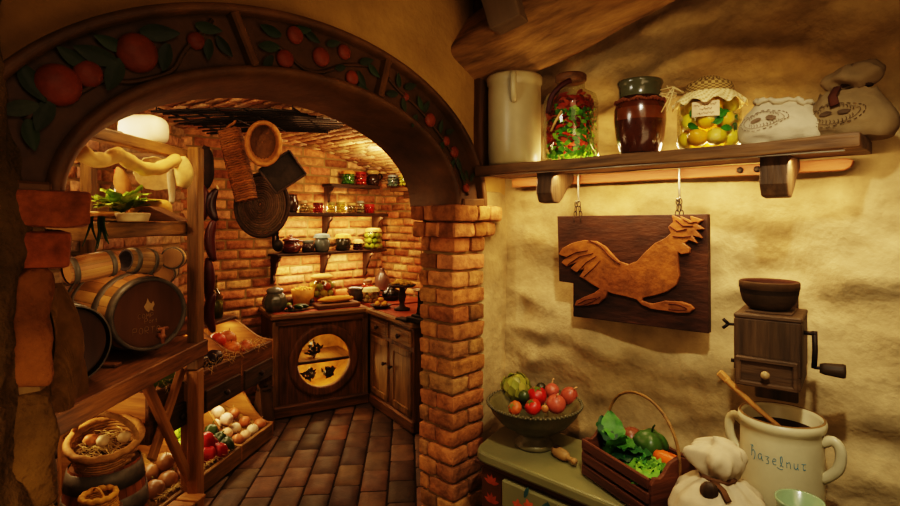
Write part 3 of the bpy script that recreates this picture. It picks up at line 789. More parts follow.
fruit('onion', 'tall pink onion against the rim of the footed bowl nearest the crate', 'onion', at_bowl(569, 396, 0.143), .029, '#94462f', lambda p, a, th: 1+.3*max(0, abs(p.z)-.8), '#c09060', (.1, .6, 0), 1.1)
for (px, py, l) in ((524, 396, 'green leaf-wrapped fruit between artichoke and tomato'), (541, 388, 'dark plum at the back rim of the footed bowl')):
    fruit('plum', l if 'plum' in l else 'small dark green plum between the artichoke and the red tomato', 'plum', at_bowl(px, py, .143), .019, '#34401a' if px < 530 else '#2c2a16')
# ---- wooden scoop
MT['pale_wood'] = mat('pale_wood', '#9c7a48', .6, .35, 30, .3, 80, (.2, 1, 1), tint='#80602f')
t = thing('flour_scoop', 'small turned wooden scoop lying on the green chest beside the crate', 'scoop', (.400, -.205, CT+.0175), (0, 0, -.30))
mb = MB(); mb.at((0, 0, 0), (0, PI/2, 0)); mb.lathe([(.004, -.046), (.012, -.045), (.0168, -.03), (.0172, 0), (.013, .016), (.006, .020)], 20, arc=1.0)
mb.build('scoop_bowl', 'pale_wood', t)
mb = MB(); mb.at((0, 0, 0), (0, PI/2, 0)); mb.lathe([(.006, .018), (.0095, .021), (.0065, .026), (.0075, .04), (.010, .048), (.008, .056), (0, .058)], 16); mb.build('scoop_handle', 'pale_wood', t)
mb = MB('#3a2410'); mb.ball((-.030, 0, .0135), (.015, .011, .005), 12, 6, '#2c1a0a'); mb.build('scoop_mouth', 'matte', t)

# ---- slatted crate with handle
CA = R_(-23)
t = thing('harvest_crate', 'reddish slatted wooden crate with a bent handle, full of greens on the chest', 'crate', (.652, -.215, CT), CA)
L, W, H = .265, .185, .110
for sy in (-1, 1):
    for k in range(3):
        mb = MB(); mb.box((0, sy*(W/2+.002), .022+k*.036), (L, .010, .028), .0025); mb.build('slat', 'cratewood_x', t)
mb = MB(); mb.box((0, 0, .006), (L, W-.01, .008), .001); mb.build('crate_floor', 'cratewood_x', t)
for sx in (-1, 1):
    pr = [(-W/2, .002), (-W/2, .092), (-W/2+.012, .108), (-W/2+.030, .104), (-.05, .112), (-.03, .136), (0, .146), (.03, .136), (.05, .112), (W/2-.03, .104), (W/2-.012, .108), (W/2, .092), (W/2, .002)]
    x = sx*L/2; n = len(pr)
    mb = MB(); mb.put([(x-.006, a, b) for a, b in pr]+[(x+.006, a, b) for a, b in pr], [list(range(n)), [n+i for i in range(n)][::-1]]+[[i, n+i, n+(i+1) % n, (i+1) % n] for i in range(n)], False)
    mb.build('end_board', 'cratewood_y', t, bevel=.002)
mb = MB(); pts = [(L/2*1.06*math.cos(a), 0, .10+.165*math.sin(a)**.8 if math.sin(a) > 0 else .10) for a in [PI*i/24 for i in range(25)]]
pts = [(L/2+.009, 0, .03)]+pts+[(-L/2-.009, 0, .03)]
mb.tube(pts, .0040, 8); mb.build('handle', 'oak_x', t)
# in the crate
def crl(x, y, z): # crate-local to world
    return Vector((.652+x*math.cos(CA)-y*math.sin(CA), -.215+x*math.sin(CA)+y*math.cos(CA), CT+z))
random.seed(33)
t = thing('leafy_chard', 'bunch of crinkled dark green leaves spilling over the slatted crate', 'greens', crl(-.05, -.030, .085), CA)
for i in range(15):
    mb = MB(); a = random.uniform(-.6, .7); x0 = random.uniform(-.05, .02)
    d = (random.uniform(.1, 1) if i > 4 else random.uniform(-.9, -.4), random.uniform(-.15, .3) if i > 4 else random.uniform(-.1, .35), random.uniform(.0, .55) if i > 4 else random.uniform(.5, 1.0))
    mb.leaf((x0 if i > 4 else -.02, random.uniform(-.03, .02), random.uniform(-.01, .03)), d, (random.uniform(-.3, .3), random.uniform(-.5, .2), 1), random.uniform(.06, .105), random.uniform(.030, .042), random.uniform(.1, .6), vary(random.choice(['#1e4a1c', '#2c5e20', '#16381c', '#3f7426']), .2), 12, .15, .005)
    mb.build('chard_leaf', 'leafy', t)
t = thing('lettuce', 'ruffled bright green lettuce at the handle end of the slatted crate', 'lettuce', crl(.062, -.030, .110), CA)
for i in range(16):
    mb = MB(); a = 2*PI*i/16+.2; e = random.uniform(.2, 1.0)
    mb.leaf((0, 0, -.02), (math.cos(a), math.sin(a), e), (-.3*math.cos(a), -.3*math.sin(a), 1), random.uniform(.055, .078), .030, random.uniform(.3, .8), vary(random.choice(['#4a7a1c', '#588a24', '#3e6a18', '#6a962e']), .15), 12, .1, .010)
    mb.build('lettuce_leaf', 'leafy', t)
fruit('bell_pepper', 'dark green bell pepper with a stalk in the slatted crate', 'pepper', crl(-.01, .045, .115), .045, '#33501a', lobes(4, .09), '#2c3c14', (.15, .1, .4), .95)
mb = MB(); mb.at((0, 0, 0), (0, PI/2, 0)); mb.lathe([(0, -.05), (.012, -.048), (.020, -.03), (.023, 0), (.022, .03), (.012, .045), (0, .047)], 18, '#c8600e'); mb.build('carrot', 'skin', loc=crl(.075, .038, .100), rot=(0, .15, CA+.3), label='thick orange carrot behind the lettuce in the slatted crate', cat='carrot')
fruit('turnip', 'round brown turnip at the far end of the slatted crate', 'turnip', crl(-.085, .045, .100), .036, '#6a3a20', lambda p, a, th: 1+.02*math.cos(5*a))
fruit('white_onion', 'pale white onion beside the crate handle under the lettuce', 'onion', crl(.108, .015, .090), .025, '#c8bc98', lambda p, a, th: 1+.3*max(0, abs(p.z)-.82), '#b09060', (.5, .4, 0))
fruit('potato', 'brown potato under the leaves at the centre of the slatted crate', 'potato', crl(.03, .03, .055), .038, '#6e4a2a', lambda p, a, th: 1+.08*nz(p, 2), flat=.8)
fruit('potato', 'brown potato at the bottom of the slatted crate near the turnip', 'potato', crl(-.07, -.02, .05), .038, '#64421f', lambda p, a, th: 1+.08*nz(p, 2.4), flat=.8)

# ---- tied linen sack
SX, SY = .877, -.290
t = thing('tied_sack', 'plump cream linen sack tied at the neck, before the large lettered crock', 'sack', (SX, SY, CT), 0)
def sack(a, b):
    th = 2*PI*a
    pr = [(.082, .0), (.106, .03), (.110, .062), (.094, .098), (.060, .126), (.035, .141)]
    q = b*(len(pr)-1); i = min(int(q), len(pr)-2); f = q-i
    r = pr[i][0]*(1-f)+pr[i+1][0]*f; z = pr[i][1]*(1-f)+pr[i+1][1]*f
    fold = .11*b**1.5*math.sin(th*9+2*math.sin(th*2))+.05*nz((math.cos(th)*2, math.sin(th)*2, b*3), 1)
    r *= 1+fold
    return Vector((r*math.cos(th), r*math.sin(th), z+.004*math.sin(th*3)))
mb = MB(); mb.grid(sack, 96, 26); mb.put([(0, 0, .002)]+[tuple(sack(i/48, 0)) for i in range(48)], [[0, 1+i, 1+(i+1) % 48] for i in range(48)]); mb.build('sack_body', 'cloth', t)
mb = MB()
def tuft2(a, b):
    th = 2*PI*a
    pr = [(.034, .140), (.040, .150), (.054, .168), (.060, .188), (.052, .206), (.030, .216), (.012, .219), (.0, .219)]
    q = b*(len(pr)-1); i = min(int(q), len(pr)-2); f = q-i
    r = pr[i][0]*(1-f)+pr[i+1][0]*f; z = pr[i][1]*(1-f)+pr[i+1][1]*f
    r *= 1+.13*math.sin(th*5+b*3)+.05*math.sin(th*11-b*4)+.22*nz((math.cos(th)*2.5, math.sin(th)*2.5, b*4), 1)
    return Vector((-.012*b+r*1.05*math.cos(th), r*.8*math.sin(th), z+.012*math.sin(th+.6)*b))
mb.grid(tuft2, 60, 18); mb.build('gathered_top', 'cloth', t)
mb = MB('#5a4026'); mb.tube([(.036*math.cos(a), .036*math.sin(a), .141) for a in [2*PI*i/24 for i in range(24)]], .006, 7, closed=True); mb.tube([(.0, -.036, .141), (.03, -.058, .135), (.045, -.07, .12)], .008, 7, '#5c4024', flat=.5); mb.build('neck_cord', 'matte', t)
mb = MB(); mb.ball((.002, -.066, .128), (.020, .014, .023), 14, 10, '#4e3420', fn=lambda p, a, th: 1+.06*nz(p, 3), rot=(.2, .3, .2)); mb.build('wooden_toggle', 'walnut_z', t)

# ---- big lettered crock
KX, KY = .974, -.135
t = thing('lettered_crock', 'large cream crock with blue handwriting and two ear handles, under the wall mill', 'crock', (KX, KY, CT))
R0 = .089
mb = MB(); mb.lathe([(0, 0), (R0-.006, 0), (R0, .01), (R0+.001, .12), (R0, .225), (R0-.001, .244), (R0+.004, .249), (R0+.006, .258), (R0+.004, .268), (R0-.002, .270), (R0-.008, .264), (R0-.010, .02), (0, .015)], 56); mb.build('crock_body', 'cream_glaze', t)
mb = MB('#7a5c34'); mb.lathe([(R0+.0030, .2692), (R0+.0005, .2712), (R0-.0025, .2704)], 56); mb.build('worn_rim', 'glaze', t)
mb = MB('#2c1c0c'); mb.lathe([(R0-.0105, .235), (0, .238)], 40, '#2a1a0c'); mb.build('dark_contents', 'matte', t)
for sx in (-1, 1):
    mb = MB(); mb.tube([(sx*(R0-.004), 0, .225), (sx*(R0+.020), 0, .238), (sx*(R0+.034), 0, .218), (sx*(R0+.030), 0, .180), (sx*(R0+.012), 0, .155), (sx*(R0-.004), 0, .142)], .0085, 9, flat=1.4); mb.build('ear_handle', 'cream_glaze', t, rot=(0, 0, -.12))
GL = {'h': [[(-.2, 1.0), (.05, 1.08), (.25, .95)], [(.02, 1.0), (0, .55), (-.02, 0)], [(0, .45), (.25, .68), (.5, .5), (.52, .1), (.35, -.25)]],
      'a': [[(.5, .55), (.2, .6), (.0, .3), (.15, 0), (.42, .1), (.5, .5), (.52, .05), (.68, .0)]],
      'z': [[(0, .55), (.45, .55), (.1, .28), (.38, .2), (.35, -.1), (.05, -.12)]],
      'e': [[(.05, .3), (.42, .34), (.4, .55), (.15, .58), (0, .3), (.15, .0), (.45, .06)]],
      'l': [[(-.25, -.15), (.1, -.28), (.4, -.2)], [(.1, .0), (.35, .5), (.3, .95), (.12, .9), (.15, .3), (.3, 0), (.45, .05)]],
      'n': [[(.02, .55), (.05, 0)], [(.05, .4), (.3, .58), (.42, .4), (.44, 0)]],
      'u': [[(0, .55), (.03, .1), (.25, .0), (.42, .2)], [(.45, .55), (.44, .05), (.55, 0)]],
      't': [[(-.05, .55), (.5, .55)], [(.2, .56), (.12, .2), (.2, 0), (.45, .06)]]}
mb = MB('#3a6472')
u = -.066; S = .025
for ch in 'hazelnut':
    for st in GL[ch]:
        pts = []
        for i in range(len(st)-1):
            for q in (0, .34, .67): pts.append((st[i][0]+(st[i+1][0]-st[i][0])*q, st[i][1]+(st[i+1][1]-st[i][1])*q))
        pts.append(st[-1])
        # smooth once
        sm = [pts[0]]+[((pts[i-1][0]+2*pts[i][0]+pts[i+1][0])/4, (pts[i-1][1]+2*pts[i][1]+pts[i+1][1])/4) for i in range(1, len(pts)-1)]+[pts[-1]]
        P3 = []
        for x, y in sm:
            uu = u+x*S*.72; a = -PI/2+.22+uu/R0; P3.append(((R0+.0008)*math.cos(a), (R0+.0008)*math.sin(a), .180+y*S-.06*(uu+.07)))
        mb.tube(P3, .0011, 5, vary('#48808e', .12), flat=.6)
    u += S*.70*{'h': .95, 'a': 1.0, 'z': .8, 'e': .8, 'l': .8, 'n': .85, 'u': .95, 't': .8}[ch]
mb.build('blue_lettering', 'matte', t)
t = thing('wooden_spoon', 'worn wooden spoon handle leaning out of the lettered crock', 'spoon', (KX, KY, CT))
mb = MB(); mb.tube([(.03, -.04, .235), (-.03, -.055, .282), (-.075, -.065, .322), (-.105, -.07, .350)], lambda q: .0075+.004*q, 8, flat=.7); mb.build('spoon_handle', 'pine_z', t)
mb = MB(); mb.box((-.110, -.071, .355), (.030, .016, .016), .003, rot=(0, .70, 0)); mb.build('handle_end', 'pine_z', t)
# green mug
t = thing('green_mug', 'pale green glazed mug at the front of the chest, below the crock', 'mug', (1.048, -.315, CT))
t.scale = (1.2, 1.2, 1.2)
mb = MB('#7c9470'); mb.lathe([(0, 0), (.028, 0), (.031, .006), (.034, .05), (.036, .118), (.0385, .124), (.038, .129), (.0345, .128), (.032, .05), (0, .01)], 32); mb.build('mug_body', 'glaze', t)
mb = MB('#8aa27a'); mb.tube([(.034, 0, .10), (.055, 0, .098), (.060, 0, .07), (.050, 0, .04), (.033, 0, .035)], .005, 8); mb.build('mug_handle', 'glaze', t)
# ================================================================== PANTRY: CABINETS, SHELVES
CZ = .785
# ---- cabinet with the round window (faces +x)
t = thing('round_window_cabinet', 'dark wooden cabinet with a round lit window, at the pantry end', 'cabinet', (-2.577, .763, 0), R_(-16))
KC, KS = math.cos(R_(-16)), math.sin(R_(-16))
def cabw(x, y, z): return Vector((-2.577+x*KC-y*KS, .763+x*KS+y*KC, z))          # cabinet's own axes to the room's
def cabl(p): d = p-Vector((-2.577, .763, 0)); return Vector((d.x*KC+d.y*KS, -d.x*KS+d.y*KC, d.z))
def on_front(px, py, xl=.235):
    a, b = cabl(on(0, -2.2, px, py)), cabl(on(0, -2.6, px, py)); return a+(b-a)*((xl-a.x)/(b.x-a.x))
hc = on_front(324, 360); hy, hz = hc.y, hc.z; HR = .210
def flat_ring(x, y0, y1, z0, z1):
    mb = MB()
    def fn(a, b):
        th = 2*PI*a; dy, dz = math.cos(th), math.sin(th); k = 9
        if dy > 1e-6: k = min(k, (y1-hy)/dy)
        if dy < -1e-6: k = min(k, (y0-hy)/dy)
        if dz > 1e-6: k = min(k, (z1-hz)/dz)
        if dz < -1e-6: k = min(k, (z0-hz)/dz)
        r = HR+(k-HR)*b
        return Vector((x, hy+dy*r, hz+dz*r))
    mb.grid(fn, 96, 4, smooth=False)
    mb.grid(lambda a, b: Vector((x-.03*b, hy+HR*math.cos(2*PI*a), hz+HR*math.sin(2*PI*a))), 64, 1)
    return mb
flat_ring(.235, -.375, .370, .08, .735).build('front_panel', 'oak_dark_z', t)
for y in (-.368, .370):
    mb = MB(); mb.box((0, y, .40), (.47, .016, .67), .002); mb.build('side_panel', 'oak_dark_z', t)
for y in (-.360, .353):
    mb = MB(); mb.box((.243, y, .40), (.022, .045, .66), .004); mb.build('corner_strip', 'oak_z', t)
mb = MB(); mb.box((.244, 0, .715), (.02, .73, .05), .004); mb.build('top_strip', 'oak_dark_y', t)
mb = MB(); mb.box((.01, 0, .045), (.52, .76, .09), .012); mb.build('plinth', 'oak_dark_y', t)
mb = MB(); mb.at((.238, hy, hz), (0, PI/2, 0)); mb.lathe([(HR-.004, -.01), (HR-.004, .012), (HR+.012, .020), (HR+.03, .016), (HR+.045, .020), (HR+.066, .014), (HR+.07, 0)], 64); mb.build('window_ring', 'oak_dark_z', t)
mb = MB(); mb.at((.225, hy, hz), (0, PI/2, 0)); mb.lathe([(0, 0), (HR, 0)], 48); mb.build('glass_pane', 'glass', t)
mb = MB(); mb.box((.226, hy, hz-.006), (.022, 2*HR-.01, .020), .003); mb.build('cross_bar', 'oak_black_y', t)
mb = MB()
def lining(a, b):
    th = 2*PI*a
    return Vector((.20-.40*b, hy+(HR+.10)*math.cos(th), hz+(HR+.07)*math.sin(th)))
mb.grid(lining, 40, 8); mb.put([(-.20, hy-.34, hz-.34), (-.20, hy+.34, hz-.34), (-.20, hy+.34, hz+.34), (-.20, hy-.34, hz+.34)], [[0, 1, 2, 3]], False); mb.build('golden_lining', 'gold', t)
mb = MB(); mb.box((.0, hy, hz-.008), (.38, 2*HR+.1, .012), .001); mb.build('inner_shelf', 'oak_x', t)
def worktop(parent, x0, x1, y0, y1, z, ax, edges):
    mb = MB(); mb.box(((x0+x1)/2, (y0+y1)/2, z-.022), (x1-x0, y1-y0, .044), .010); w = mb.build('worktop', 'oak_'+ax, parent)
    mb = MB(); mb.box(((x0+x1)/2, (y0+y1)/2, z+.001), (x1-x0-.07, y1-y0-.07, .006), .002); mb.build('red_inlay', 'redtop', w)
worktop(t, -.22, .272, -.40, .388, CZ-.004, 'y', 0)
# jars behind the round window
for i, (dy, zl, x, h, lab) in enumerate(((-.05, 0, .13, .15, 'dark sprig bundle on the upper level behind the round window'), (-.09, 1, .14, .10, 'dark sprig bundle at the lower left behind the round window'), (.07, 1, .13, .09, 'dark sprig bundle at the lower right behind the round window'))):
    p = cabw(x, hy+dy, hz-.002 if zl == 0 else hz-.175)
    t2 = thing('sprig_bundle', lab, 'herbs', p, 0, 'sprigs inside the round-window cabinet'); random.seed(50+i)
    mb = MB()
    for k in range(40):
        mb.leaf((random.uniform(-.03, .03), random.uniform(-.04, .04), random.uniform(0, h*.7)), (random.uniform(-1, 1), random.uniform(-1, 1), random.uniform(.2, 1.2)), (1, 0, .3), .045, .011, .2, vary('#2a2410', .4), 4)
    mb.build('sprig_leaves', 'leafy', t2)
    mb = MB('#3a2a12'); mb.tube([(0, 0, -.0), (.004, .006, h*.5), (0, -.004, h)], .006, 6); mb.build('stalk', 'matte', t2)

# ---- side cabinet with drawers and doors (faces -y)
X0, X1 = -2.36, -1.61
t = thing('side_cabinet', 'wooden cabinet with two drawers over two doors, behind the brick pillar', 'cabinet', (-1.785, 1.205, 0), R_(-14))
w = X1-X0
mb = MB(); mb.box((0, .0, .40), (w, .49, .72), .005); mb.build('cabinet_body', 'oak_dark_z', t)
mb = MB(); mb.box((0, 0, .045), (w, .52, .09), .012); mb.build('plinth', 'oak_dark_x', t)
for i in (-1, 1):
    cx = i*w/4
    mb = MB(); mb.box((cx, -.246, .655), (w/2-.05, .022, .115), .006); mb.box((cx, -.252, .655), (w/2-.10, .018, .07), .004); d = mb.build('drawer', 'oak_x', t)
    mb = MB(); mb.at((cx, -.258, .655), (PI/2, 0, 0)).lathe([(.008, 0), (.008, .012), (.017, .018), (.018, .028), (.010, .034), (0, .035)], 14); mb.build('knob', 'oak_black_z', d)
    mb = MB()
    for c_, d_ in (((cx-w/4+.05, -.246, .34), (.05, .024, .46)), ((cx+w/4-.05, -.246, .34), (.05, .024, .46)), ((cx, -.246, .545), (w/2-.05, .024, .05)), ((cx, -.246, .135), (w/2-.05, .024, .05))): mb.box(c_, d_, .005)
    mb.box((cx, -.242, .34), (w/2-.12, .015, .38), .002); d = mb.build('door', 'oak_z', t)
    mb = MB(); mb.at((cx-i*(w/4-.055), -.258, .40), (PI/2, 0, 0)).lathe([(.008, 0), (.008, .012), (.015, .018), (.016, .028), (.010, .034), (0, .035)], 14); mb.build('knob', 'oak_black_z', d)
worktop(t, -w/2-.0, w/2+.03, -.285, .25, CZ-.004, 'x', 0)
t = thing('corner_counter', 'red topped corner counter joining the round-window cabinet and the side cabinet', 'counter', (-2.60, 1.33, 0))
def plan(pts, z0, z1):
    mb = MB(); n = len(pts); mb.put([(x+2.60, y-1.33, z) for z in (z0, z1) for x, y in pts], [list(range(n))[::-1], [n+i for i in range(n)]]+[[i, (i+1) % n, n+(i+1) % n, n+i] for i in range(n)], False); return mb
plan([(-2.675, 1.235), (-2.235, 1.112), (-2.11, 1.67), (-2.86, 1.69), (-2.86, 1.20), (-2.70, 1.235)], .745, CZ).build('counter_top', 'redtop', t)
plan([(-2.65, 1.27), (-2.27, 1.16), (-2.15, 1.64), (-2.84, 1.66), (-2.84, 1.27)], 0, .744).build('counter_body', 'oak_black_z', t)

# ---- shelves
def backshelf(label, y0, y1, z, dp, th, brk, m='oak_black_y'):
    t = thing('wall_shelf', label, 'shelf', (-2.87+dp/2, (y0+y1)/2, z))
    mb = MB(); mb.rbox((0, 0, -th/2), (dp, y1-y0, th), .006, 8, .003, 9); mb.build('shelf_board', m, t)
    for y in brk:
        pr = [(-dp/2+.0, -th), (dp/2-.02, -th), (dp/2-.035, -th-.03), (dp/2-.07, -th-.05), (dp/2-.08, -th-.085), (-dp/2+.07, -th-.12), (-dp/2+.045, -th-.16), (-dp/2+.05, -th-.20), (-dp/2+.02, -th-.235), (-dp/2, -th-.235)]
        mb = MB(); n = len(pr); yy = y-(y0+y1)/2
        mb.put([(a, yy-.010, b) for a, b in pr]+[(a, yy+.010, b) for a, b in pr], [list(range(n)), [n+i for i in range(n)][::-1]]+[[i, n+i, n+(i+1) % n, (i+1) % n] for i in range(n)], False); mb.build('bracket', 'oak_black_z', t)
    return t
backshelf('lower wooden shelf on scroll brackets, over the round-window cabinet', .51, 1.64, 1.215, .17, .022, (.545, 1.02, 1.49))
backshelf('thicker middle wooden shelf on scroll brackets, holding the lit small jars', .51, 1.66, 1.555, .17, .034, (.56, 1.04, 1.60))
backshelf('short top wooden shelf under the brick vault', 1.03, 1.57, 1.815, .15, .03, (1.06,))
mb = MB(); mb.rbox((0, 0, -.015), (.62, .16, .034), .006, 8, .003, 9); mb.box((0, .07, -.06), (.55, .02, .06), .004)
mb.build('wall_shelf', 'oak_dark_x', loc=(-2.26, 1.64, 1.785), label='wooden shelf on the far right pantry wall, just behind the arch', cat='shelf')

# ---- jars and pots
def pot(name, label, cat, loc, prof, cols=None, m='brown_glaze', cap=None, capcol='#b09a60', handle=None, fill=None, group=None, seg=22, rz=0):
    t = thing(name, label, cat, loc, rz, group); mb = MB()
    if cols and isinstance(cols, list): mb.lathe(prof, seg, cols=cols)
    else: mb.lathe(prof, seg, cols or '#5a3a20')
    mb.build('pot_body', m, t)
    top = prof[-1]; rm = max(p[0] for p in prof)
    if cap == 'cloth':
        mb = MB(); r = top[0]+.004; z = top[1]
        mb.grid(lambda a, b: Vector(((r*min(1, b*1.6)+(.012*(b-.6)/.4 if b > .6 else 0)*(1+.4*math.sin(2*PI*a*9)))*math.cos(2*PI*a), (r*min(1, b*1.6)+(.012*(b-.6)/.4 if b > .6 else 0)*(1+.4*math.sin(2*PI*a*9)))*math.sin(2*PI*a), z+.012-(.012*b*b if b < .6 else .004+(b-.6)/.4*.028))), 36, 8, capcol)
        mb.build('cloth_cover', 'matte', t)
        mb = MB('#6a4a24'); mb.tube([((r+.001)*math.cos(2*PI*i/18), (r+.001)*math.sin(2*PI*i/18), z-.004) for i in range(18)], .003, 5, closed=True); mb.build('string', 'matte', t)
    elif cap == 'lid':
        mb = MB(capcol); r = top[0]+.006; z = top[1]
        mb.lathe([(r, z-.002), (r+.002, z+.006), (r*.8, z+.018), (.012, z+.024), (.009, z+.030), (.014, z+.040), (0, z+.044)], seg); mb.build('lid', m, t)
    elif cap == 'flat':
        mb = MB(capcol); r = top[0]+.004; z = top[1]; mb.lathe([(r, z-.012), (r, z+.004), (r-.004, z+.008), (0, z+.008)], seg); mb.build('lid', 'paint', t)
    elif cap == 'dome':
        mb = MB(capcol); r = top[0]+.012; z = top[1]; mb.ball((0, 0, z+.006), (r, r, .024), 20, 8, capcol, fn=lambda p, a, th: 1+.05*nz(p, 3)); mb.build('lid', 'matte', t)
    if handle:
        mb = MB(handle); z = top[1]; mb.tube([(0, top[0]*.95, z*.9), (0, top[0]+.035, z*.95), (0, rm+.035, z*.7), (0, rm+.004, z*.45)], .007, 8); mb.build('handle', m, t)
    if fill:
        mb = MB(); random.seed(hash(label) % 999 if False else len(label)*7+int(rm*1e4))
        for ring in range(3):
            zz = top[1]*(.16+.27*ring); n = 8
            for k in range(n):
                a = 2*PI*(k+.5*ring)/n; rr = rm*.68; s_ = rm*.30
                mb.ball((rr*math.cos(a), rr*math.sin(a), zz), s_*random.uniform(.8, 1.05), 8, 6, vary(random.choice(fill), .2, .1))
        mb.build('preserve', 'skin', t)
    return t
def gj(r, h, nk): return [(0, .002), (r*.92, .002), (r, r*.15), (r, h*.72), (r*.9, h*.84), (nk, h*.9), (nk, h)]
def cj(r, h, nk): return [(0, 0), (r*.72, 0), (r*.86, h*.15), (r, h*.45), (r*.92, h*.68), (nk, h*.84), (nk*.96, h*.92), (nk*1.05, h)]
def rowpos(px, x, z): q = on(0, x, px, 230); return (x, q.y, z)
LZ, UZ, TZ = 1.2155, 1.5555, 1.8155; xs = -2.785
pot('covered_pot', 'dark red covered pot at the end of the lower shelf nearest the hanging baskets', 'pot', rowpos(291, xs, LZ), cj(.070, .085, .05), '#4a1a10', cap='lid', capcol='#4a2416', handle='#4a1a10')
pot('glass_jar', 'dark jar with a pale paper label on the lower shelf, beside the red pot', 'jar', rowpos(308, xs, LZ), cj(.052, .085, .038), '#2c1e16', cap='flat', capcol='#3c4038')
pot('ginger_jar', 'blue-grey cloth-covered jar on the lower shelf', 'jar', rowpos(322, xs+.02, LZ), cj(.060, .120, .042), ['#4c5450']*7, 'glaze', cap='cloth', capcol='#6c7a72')
pot('ginger_jar', 'dark bottle-green jar with a tan cloth cap, in the centre of the lower shelf', 'jar', rowpos(343, xs, LZ), cj(.064, .115, .045), '#2e2c1c', cap='cloth', capcol='#c49a4e')
pot('glass_jar', 'small glass jar of dark cherries on the lower shelf', 'jar', rowpos(358, xs, LZ), gj(.042, .075, .034), None, 'glass', cap='cloth', capcol='#c8a868', fill=['#3a0e10', '#4a1414'])
t = pot('grape_jar', 'large jar of green grapes with a cloth cap, last on the lower shelf', 'jar', rowpos(373, xs+.01, LZ), gj(.085, .170, .055), None, 'glass', cap='cloth', capcol='#b89a54', fill=['#8a9a2a', '#a0ac34', '#7c8a20', '#b4b83c'])
pot('pitcher', 'dark brown pitcher with a handle, first on the middle shelf', 'pitcher', rowpos(291, xs, UZ), cj(.055, .125, .042), '#3c2818', handle='#3c2818', rz=PI)
pot('glass_jar', 'clear capped jar of pale nuts next to the pitcher on the middle shelf', 'jar', rowpos(303, xs, UZ), gj(.036, .085, .028), None, 'glass', cap='flat', capcol='#c0a070', fill=['#8a7040', '#a88a50'])
pot('glass_jar', 'tiny jar of amber honey on the middle shelf, before the red ones', 'jar', rowpos(310, xs+.03, UZ), gj(.024, .05, .02), None, 'glass', cap='flat', capcol='#b89a60', fill=['#c89a3a'])
pot('glass_jar', 'jar of red tomatoes on the middle shelf, beside the honey', 'jar', rowpos(318, xs, UZ), gj(.045, .07, .036), None, 'glass', cap='flat', capcol='#5a1a10', fill=['#a01c10', '#b83018'])
pot('glass_jar', 'smaller of two jars of yellow lemons on the middle shelf', 'jar', rowpos(331, xs, UZ), gj(.034, .075, .026), None, 'glass', cap='flat', capcol='#8a8040', fill=['#e0c030', '#d8b020'])
pot('glass_jar', 'wider of two jars of yellow lemons on the middle shelf', 'jar', rowpos(340.5, xs, UZ), gj(.042, .082, .032), None, 'glass', cap='flat', capcol='#a09040', fill=['#e8c838', '#dcb428'])
pot('glass_jar', 'jar of brown pickles on the middle shelf, after the lemons', 'jar', rowpos(351, xs, UZ), gj(.042, .075, .036), None, 'glass', cap='flat', capcol='#c0a060', fill=['#7a5a2a', '#8a6c34'])
pot('glass_jar', 'slim jar of pale beans on the middle shelf, before the last red jar', 'jar', rowpos(360.5, xs, UZ), gj(.033, .095, .028), None, 'glass', cap='flat', capcol='#8a8a80', fill=['#b0a484', '#a09070'])
pot('glass_jar', 'squat jar of red peppers, last on the middle shelf', 'jar', rowpos(369.5, xs+.01, UZ), gj(.046, .068, .04), None, 'glass', cap='flat', capcol='#b03020', fill=['#b81c10', '#a01408'])
pot('glass_jar', 'jar of green pickles on the short top shelf', 'jar', rowpos(348, xs, TZ), gj(.058, .105, .045), None, 'glass', cap='cloth', capcol='#b8823e', fill=['#3c6a24', '#4a7a2c'])
pot('glass_jar', 'jar of red fruit on the short top shelf', 'jar', rowpos(361, xs, TZ), gj(.05, .10, .04), None, 'glass', cap='flat', capcol='#8a1c10', fill=['#a01c14', '#c03a2a'])
pot('small_jug', 'dark round jug with a pale lid at the end of the short top shelf', 'jug', rowpos(373, xs+.02, TZ), cj(.055, .10, .04), '#2a1a10', cap='dome', capcol='#a88a50', handle='#2a1a10')
def on_side(px): q = on(1, 1.64, px, 180); return (q.x, 1.64, 1.8025)
pot('glass_jar', 'jar of pale blue-grey plums on the far right shelf', 'jar', on_side(393), gj(.05, .095, .04), None, 'glass', cap='flat', capcol='#8a9090', fill=['#6c7a80', '#8a9490'])
pot('glass_jar', 'jar of yellow-green pears on the far right shelf, closest to the arch', 'jar', on_side(405), gj(.052, .095, .042), None, 'glass', cap='cloth', capcol='#c0a050', fill=['#b0a838', '#c8b844'])
# back counter
def bc(px, py, dz=0): q = on(2, CZ, px, py); return (min(q.x, -2.44), q.y, CZ+.0005+dz)
def bx_(px, x):
    q = on(0, x, px, 300)
    for _ in range(4): q = on(0, x+.29*(q.y-.55), px, 300)      # the counter stands turned from the wall
    return (q.x, q.y, CZ+.0005)
def up(q, z): return (q[0], q[1], z)
def ridge(a, z, r): return r*(1+.05*math.cos(9*a))
t = thing('ridged_jar', 'grey-green ridged jar with a domed lid on the near corner of the back counter', 'jar', bx_(275, -2.53))
mb = MB(); mb.lathe([(0, 0), (.05, 0), (.072, .03), (.078, .065), (.066, .10), (.048, .118)], 36, '#4c4e40', ridge); mb.build('jar_body', 'glaze', t)
mb = MB('#6c6c60'); mb.ball((0, 0, .132), (.056, .056, .026), 20, 8); mb.build('lid', 'glaze', t)
t = thing('nut_bucket', 'small ochre wooden bucket heaped with shelled nuts on the back counter', 'bucket', bx_(303, -2.66))
mb = MB('#b8812e'); mb.lathe([(0, 0), (.062, 0), (.078, .118), (.074, .118), (.066, .09), (0, .09)], 26); mb.build('bucket_body', 'paint', t)
mb = MB(); random.seed(2)
